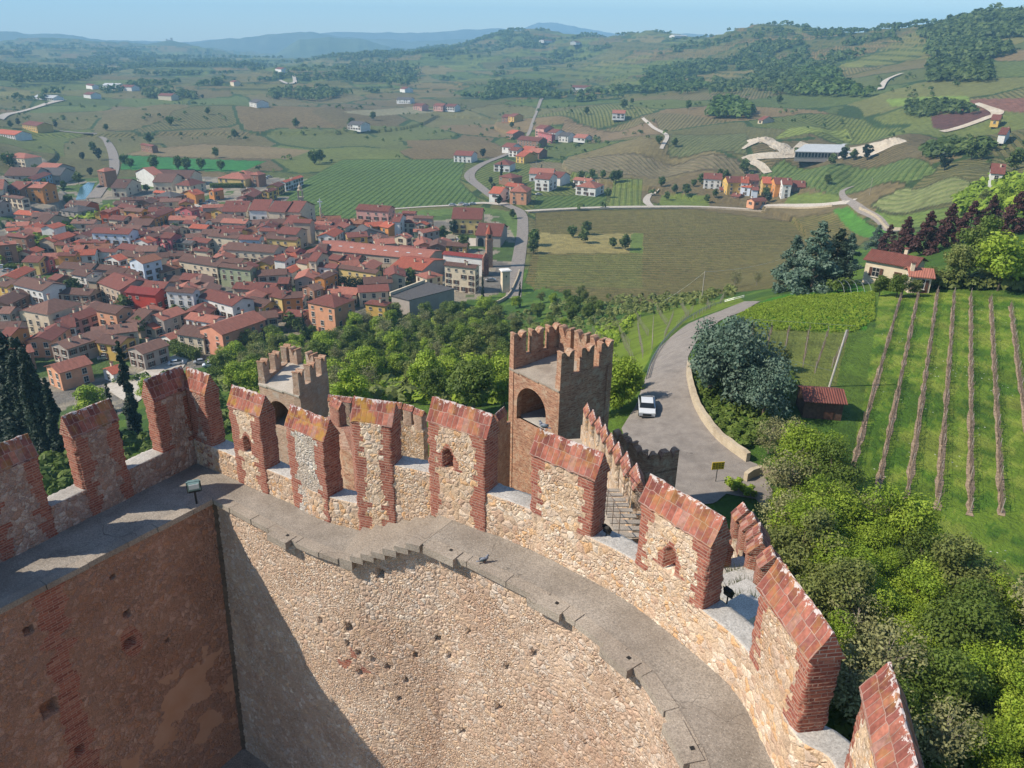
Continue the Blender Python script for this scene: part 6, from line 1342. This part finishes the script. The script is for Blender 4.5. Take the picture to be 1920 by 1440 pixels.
# parapet wall and guard rail of the castle road
def wallrun(name,pp,h,t,mat,label,cat,up=0.):
    C,s=resample([ground(*p)[:2] for p in pp],.6); N=normals(C); z=height(C[:,0],C[:,1]); V=[]
    for i in range(len(C)):
        hh=h+.05*math.sin(i*1.7)+.04*math.sin(i*.63)
        for d,zz in ((0,-.4),(0,hh),(t,hh+.02),(t,-.4)): V.append((C[i,0]+N[i,0]*d,C[i,1]+N[i,1]*d,z[i]+zz))
    Fc=grid_faces(len(C),4).tolist()+[[0,1,2,3],[len(V)-1,len(V)-2,len(V)-3,len(V)-4]]; c=C.mean(0); me_=mesh(name,np.array(V)-np.array([c[0],c[1],z.mean()]),Fc,M[mat]); o=link(name,me_,None,(c[0],c[1],z.mean())); return tag(o,label,cat)
wallrun('retaining_wall',[(1398,868),(1340,822),(1303,768),(1288,715),(1287,690)],1.0,-.45,'lime','cream stone retaining wall along the inner side of the road bend','wall')
wallrun('garden_wall',[(1400,905),(1425,893),(1462,900)],.9,.4,'lime','low crumbling stone wall right of the yellow sign','wall')
wallrun('field_wall',[(1612,392),(1650,414),(1690,432)],1.2,-.5,'lime','pale wall along the lower side of the hill road at right','wall'); wallrun('field_wall',[(905,580),(950,560),(968,530),(975,510)],1.1,.5,'lime','pale wall on the right side of the valley road by the transformer tower','wall')
wallrun('field_wall',[(990,400),(1100,394),(1215,392),(1330,392),(1450,390),(1560,387)],1.0,.5,'lime','long low wall between the big field and the cross road','wall')
gr=[(1212,712),(1228,670),(1255,632),(1290,600),(1340,575),(1395,560)]; C,s=resample([ground(*p)[:2] for p in gr],2.); z=height(C[:,0],C[:,1]); e=empty('guardrail',(*C[len(C)//2],z[len(C)//2]),label='steel guardrail on posts curving along the outer edge of the castle road',cat='guardrail'); ee=np.array(e.location)
b=MB()
for i in range(len(C)-1):
    for hh in(.45,.75): b.tube((C[i,0],C[i,1],z[i]+hh),(C[i+1,0],C[i+1,1],z[i+1]+hh),.055,n=5)
b.V=[v-ee for v in b.V]; b.build('rail',M['metal'],e); pm=MB(); pm.tube((0,0,-.2),(0,0,.85),.05,n=6); pm=pm.me('post',M['metal'])
for i in range(len(C)): o=link('post',pm,e); o.location=(C[i,0]-ee[0],C[i,1]-ee[1],z[i]-ee[2])
# vine rows of the right-hand vineyard
g=None; vp=MB(); vp.tube((0,0,-.2),(0,0,1.45),.04,.035,6); VPM=vp.me('post',M['post'])
M['soil2']=M['soil']
def vine_row(p,q,label,group,dens=5.,h=1.0,name='vine_row',strip_=True,posts=6.,vm='vine',stak=None,lean=0,tk=1.):
    L=np.linalg.norm(q-p); n_=int(L*dens); u=(q-p)/L; e=empty(name,(p[0],p[1],h1(*p)),label=label,cat='vine row',group=group); z0=e.location[2]; b=MB(); rr_=random.Random(int(p[0]*100)&0xffff)
    for k in range(n_):
        s=L*(k+rr_.random()*.6)/n_; c=p+u*s+np.array([-u[1],u[0]])*rr_.gauss(0,.05); z=h1(*c)-z0; hh=h*rr_.uniform(.6,1.); lx=rr_.gauss(0,.10*tk);ly=rr_.gauss(0,.08*tk)
        b.tube((c[0]-p[0],c[1]-p[1],z-.1),(c[0]-p[0]+lx,c[1]-p[1]+ly,z+hh),.045*tk,.025*tk,4)
        if rr_.random()<.75: l=rr_.uniform(.3,.6); sg=rr_.choice([-1,1]); b.tube((c[0]-p[0]+lx,c[1]-p[1]+ly,z+hh),(c[0]-p[0]+lx+u[0]*l*sg,c[1]-p[1]+ly+u[1]*l*sg,z+hh+rr_.uniform(-.1,.15)),.025,.015,4)
    for hh in(.85,1.3): b.tube((0,0,h1(*p)-z0+hh),(q[0]-p[0],q[1]-p[1],h1(*q)-z0+hh),.012,n=4)
    b.build('vines',M[vm],e)
    for k in range(int(L/posts)+1): c=p+u*min(L,k*posts); o=link('post',VPM,e); o.location=(c[0]-p[0],c[1]-p[1],h1(*c)-z0)
    return e
RW=[((1594,893),(1690,553)),((1645,918),(1722,548)),((1700,935),(1757,550)),((1757,952),(1788,553)),((1818,962),(1819,556)),((1877,962),(1856,562)),((1945,970),(1893,575)),((2010,990),(1940,585))]
ORD=['first (leftmost)','second','third','fourth','fifth','sixth','seventh','eighth, outside the photo,']
for k,(a,b_) in enumerate(RW):
    p,q=ground(*a)[:2],ground(*b_)[:2]; vine_row(p,q,ORD[k]+' long row of bare vines in the bright green vineyard at right','vine rows of the green vineyard at right')
    ribbon('soil_strip',[p-(q-p)/np.linalg.norm(q-p)*.5,(p+q)/2,q],[.62,.5,.45],M['soil'],.035,4,1.5)
for k,(a,b_) in enumerate([((1395,690),(1412,620)),((1430,690),(1445,622)),((1465,700),(1478,622)),((1505,690),(1516,624)),((1528,700),(1552,626)),((1560,690),(1590,630))]):
    vine_row(ground(*a)[:2],ground(*b_)[:2],ORD[k]+' short vine row on the small plot behind the wooden hut','vine rows on the small plot',2.,1.2,posts=4.)
SR=[((1165,700),(1130,640)),((1190,690),(1160,620)),((1205,672),(1195,608)),((1222,655),(1225,600)),((1245,635),(1262,592)),((1268,618),(1300,580)),((1300,600),(1340,570)),((1120,690),(1075,650)),((1140,660),(1110,620)),((1180,650),(1150,600)),((1215,630),(1190,590)),((1250,610),(1230,580)),((1290,595),(1275,570)),((1330,580),(1320,560)),((1100,650),(1060,615)),((1140,630),(1110,600)),((1200,600),(1160,580)),((1350,570),(1360,552)),((1310,570),(1330,552))]
for k,(a,b_) in enumerate(SR):
    p,q=ground(*a)[:2],ground(*b_)[:2]
    vine_row(p,q,'short staked vine row on the yellow-green slope between the gate tower and the guardrail','staked vine rows on the slope beside the road',1.0,.6,posts=4.,tk=.45)
# poles and wires
for k,(px,py,h) in enumerate([(1315,566,8),(1290,222*1.0,9),(1630,366,9),(1005,322,8),(880,340,7)]): pole(px,py,h,'utility_pole',['utility pole at the near edge of the big field left of the conifer clump','utility pole far out in the valley below the wooded hill','utility pole on the slope right of the colourful row of houses','utility pole beside the hamlet on the valley road','utility pole at the bend of the valley road'][k],.14)
g=ground(1315,566); b=MB(); p0=atz(1200,585,14); p1=np.array([g[0],g[1],g[2]+7.8]); p2=atz(1480,480,14)
for A_,B_ in((p0,p1),(p1,p2)):
    pr=A_
    for k in range(1,13): t=k/12; q=A_*(1-t)+B_*t-np.array([0,0,3.*4*t*(1-t)*.4]); b.tube(pr,q,.03,n=4); pr=q
tag(b.build('power_line',M['white']),'thin power line sagging across the near edge of the big field','power line')
# pergola frame of the farmhouse
g=ground(1600,548); e=empty('pergola',(g[0],g[1],g[2]),.1,label='pale curved metal frame of a small greenhouse left of the white farmhouse',cat='greenhouse frame')
for k in range(6):
    b=MB(); pr=None
    for t in np.linspace(0,math.pi,9):
        q=np.array([k*1.2-3,2.6*math.cos(t),2.1*math.sin(t)]); 
        if pr is not None: b.tube(pr,q,.028,n=5)
        pr=q
    b.build('hoop',M['metal'],e)
# cars -------------------------------------------------------------
def car_proto(paint):
    e=empty('parked_car',(0,0,0)); w=.89
    prof=[(-2.15,.42),(-2.2,.75),(-1.95,.95),(-1.0,1.02),(1.55,1.0),(2.15,.85),(2.22,.5),(2.1,.3),(-2.05,.3)]
    def loft(P,ws,m): 
        mb=MB(); n=len(P); V=[(p[0],-ws[i],p[1]) for i,p in enumerate(P)]+[(p[0],ws[i],p[1]) for i,p in enumerate(P)]; mb.add(V,[tuple(range(n)),tuple(range(n,2*n))[::-1]]+[(i,i+n,(i+1)%n+n,(i+1)%n) for i in range(n)],m); return mb
    b=loft(prof,[.84,.86,.84,w,w,.86,.82,.80,.82],0); me_=b.me('body',paint); link('body',me_,e)
    cab=[(-1.45,1.0),(-.95,1.40),(-.3,1.47),(.55,1.44),(1.15,1.22),(1.75,1.0)]
    link('roof',loft([(-1.0,1.405),(-.3,1.475),(.45,1.455),(.4,1.40),(-.9,1.36)],[.62,.63,.62,.64,.64],0).me('roof',paint),e)
    g=loft(cab,[.80,.64,.63,.64,.70,.80],0); link('glazing',g.me('glazing',M['glass']),e)
    wm=MB(); wm.tube((0,-.11,0),(0,.11,0),.33,.33,16,0); wm.tube((0,-.12,0),(0,.12,0),.2,.2,10,1); wm=wm.me('wheel',[M['rubber'],M['metal']])
    for x in(-1.35,1.38):
        for y in(-.76,.76): o=link('wheel',wm,e); o.location=(x,y,.33)
    hm=MB(); hm.box((0,0,0),(.12,.34,.16)); hm=hm.me('headlight',M['lamp'])
    for y in(-.6,.6): o=link('headlight',hm,e); o.location=(-2.13,y,.72)
    tm=MB(); tm.box((-2.19,0,.55),(.08,.9,.22)); link('grille',tm.me('grille',M['darkmetal']),e)
    return e
cars={k:car_proto(M[m]) for k,m in(('white','carwhite'),('dark','cardark'),('red','carred'),('silver','carsilver'))}
used=set()
def put_car(c,px,py,rz,label,group=None,lift=.12):
    e=cars[c] if c not in used else copy_tree(cars[c]); used.add(c); g=ground(px,py); e.location=(g[0],g[1],g[2]+lift); e.rotation_euler=(0,0,rz); tag(e,label,'car',group or 'cars parked in and around the town'); return e
e=put_car('white',1211,772,1.45,'white sedan parked facing the viewer on the castle road'); e['group']='car on the castle road'
CL=[('white',5,503,.2),('silver',15,510,.2),('dark',68,508,1.3),('white',77,508,1.3),('dark',88,508,1.3),('red',105,510,1.3),('white',32,483,.6),('silver',58,475,.6),('white',55,478,.6),('dark',120,517,.3),('white',195,615,.2),('white',395,378,.6),('silver',402,382,.4),('dark',380,385,.3),('white',372,392,.2),('white',848,386,.05),('silver',866,384,.05),('white',874,386,.05),('white',886,384,.05),('white',478,345,.6),('silver',485,342,.6),('dark',490,340,.6),('white',497,336,.6),('silver',505,333,.6),('white',205,668,.5),('silver',198,674,.5),('dark',212,664,.5),('white',330,684,.4),('silver',378,682,.4),('white',395,688,.4),('white',1010,366,.3),('dark',208,318,1.5),('dark',188,352,1.1),('silver',920,528,.2)]
for c,px,py,rz in CL: put_car(c,px,py,rz,{'white':'small white car parked in or beside the town','dark':'small dark car parked in or beside the town','red':'small red car in the left square of the town','silver':'small silver car parked in or beside the town'}[c],c+' cars around the town')
# hedges ----------------------------------------------------------
def hedge(pp,w,h,mat,label,up=0.):
    C,s=resample([ground(*p)[:2] for p in pp],.5); N=normals(C); rng=np.random.default_rng(len(C)); n_=int(s[-1]*w*60); k=rng.integers(0,len(C),n_); d=(rng.random(n_)-.5)*w; t=rng.random(n_); P=np.stack([C[k,0]+N[k,0]*d,C[k,1]+N[k,1]*d,height(C[k,0],C[k,1])+t*h],1); nn=rng.normal(size=(n_,3))+np.array([0,0,.6]); nn/=np.linalg.norm(nn,axis=1)[:,None]; V,Fc=leaf_quads(P,nn,np.full(n_,.32),rng); c=P.mean(0); c[2]=P[:,2].min()
    o=link('hedge',mesh('hedge',V-c,Fc,M[mat],None,False,{'rnd':np.repeat(rng.random(n_),4)},uv=False),None,c); tag(o,label,'hedge')
hedge([(640,545),(690,548),(728,528)],4,6,'leaf_dark','tall dark clipped hedge right of the long yellow house'); hedge([(742,520),(775,520)],5,6,'leaf_mid','green hedge below the bright lean-to roof'); hedge([(12,505),(60,505)],4,2.2,'leaf_mid','green hedge along the left square'); hedge([(418,480),(450,484),(482,488)],5,3,'leaf_bright','bright green hedge below the long curved wall'); hedge([(322,655),(350,668),(372,672)],4,3,'leaf_mid','yellow-green hedge below the coral building'); hedge([(415,400),(460,398)],3,2,'leaf_mid','hedge behind the car park'); hedge([(395,352),(455,352)],3,3,'leaf_mid','hedge in front of the yellow villas')
# distant castle on its hill
d_=ray(322,76); hr_=math.hypot(d_[0],d_[1]); g=np.array([d_[0]/hr_*4700,d_[1]/hr_*4700,CH+d_[2]/hr_*4700]); e=empty('ruined_castle',(g[0],g[1],g[2]-8),label='tiny ruined castle with a keep on the far blue hill at left',cat='castle'); b=MB(); b.box((0,0,16),(14,14,40)); b.box((-26,0,8),(38,10,22)); b.box((-44,0,12),(8,8,30)); b.build('keep',M['sill'],e); e.scale=(.6,.6,.6)
# ------------------------------------------------------------ labels of the houses: look, then the landmark they stand by
LM=[(566,395,'the white bell tower'),(916,470,'the brick church'),(660,485,'the long hall'),(28*1+0,500,'the town square'),(165,355,'the canal'),(275,570,'the bright red house'),(445,520,'the grey-green house'),(600,580,'the orange palazzo'),(425,610,'the coral building'),(680,515,'the long yellow house'),(705,400,'the big pink block'),(190,405,'the orange-red house'),(885,410,'the yellow villa'),(470,340,'the edge terrace'),(975,360,'the road fork'),(1025,250,'the far road'),(1410,350,'the colourful row'),(370,330,'the long far hall'),(90,590,'the broad cream building'),(1650,510,'the conifer clump'),(60,680,'the big cypress'),(420,445,'the rose house')]
def rel(h):
    d=[(math.hypot(h['px']-x,(h['py']-y)*1.6),x,y,n) for x,y,n in LM]; d.sort(); dd,x,y,n=d[0]
    if dd<9: return 'right beside '+n
    dx=h['px']-x;dy=h['py']-y
    if abs(dx)>abs(dy)*1.3: r='left of ' if dx<0 else 'right of '
    else: r='beyond ' if dy<0 else 'nearer than '
    return ('just ' if dd<45 else '' if dd<110 else 'well ')+r+n
NUMW={1:'one-storey',2:'two-storey',3:'three-storey',4:'four-storey'}
seen={}
for h in HOUSES:
    lab=f"{HC[h['wc']]} {NUMW[h['st']]} house with {RC[h['rc']]} {'hipped ' if h['kind']=='H' else ''}roof {rel(h)}"; h['lab']=lab; seen.setdefault(lab,[]).append(h)
for lab,L_ in seen.items():
    if len(L_)>1:
        L_.sort(key=lambda h:h['px'])
        for k,h in enumerate(L_): h['lab']=lab+', '+(['left one','right one'] if len(L_)==2 else ['left one','middle one','right one'] if len(L_)==3 else [w+' from left' for w in ('first','second','third','fourth','fifth','sixth','seventh','eighth','ninth','tenth')])[k]
for h in HOUSES: h['e']['label']=h['lab']; h['e']['group']='houses of the town and valley'
HAZE=1.9e-4
# ------------------------------------------------------------ haze
hb_=MB(); hb_.box((0,3900,225),(17000,11000,500))
hz=bpy.data.materials.new('haze'); hz.use_nodes=True; hn=hz.node_tree; hn.nodes.remove(hn.nodes['Principled BSDF']); pv=hn.nodes.new('ShaderNodeVolumePrincipled')
pv.inputs['Color'].default_value=(.36,.72,1.0,1); pv.inputs['Density'].default_value=HAZE; pv.inputs['Anisotropy'].default_value=.0
hn.links.new(pv.outputs[0],hn.nodes['Material Output'].inputs['Volume'])
ho=hb_.build('haze',hz); tag(ho,kind='stuff')
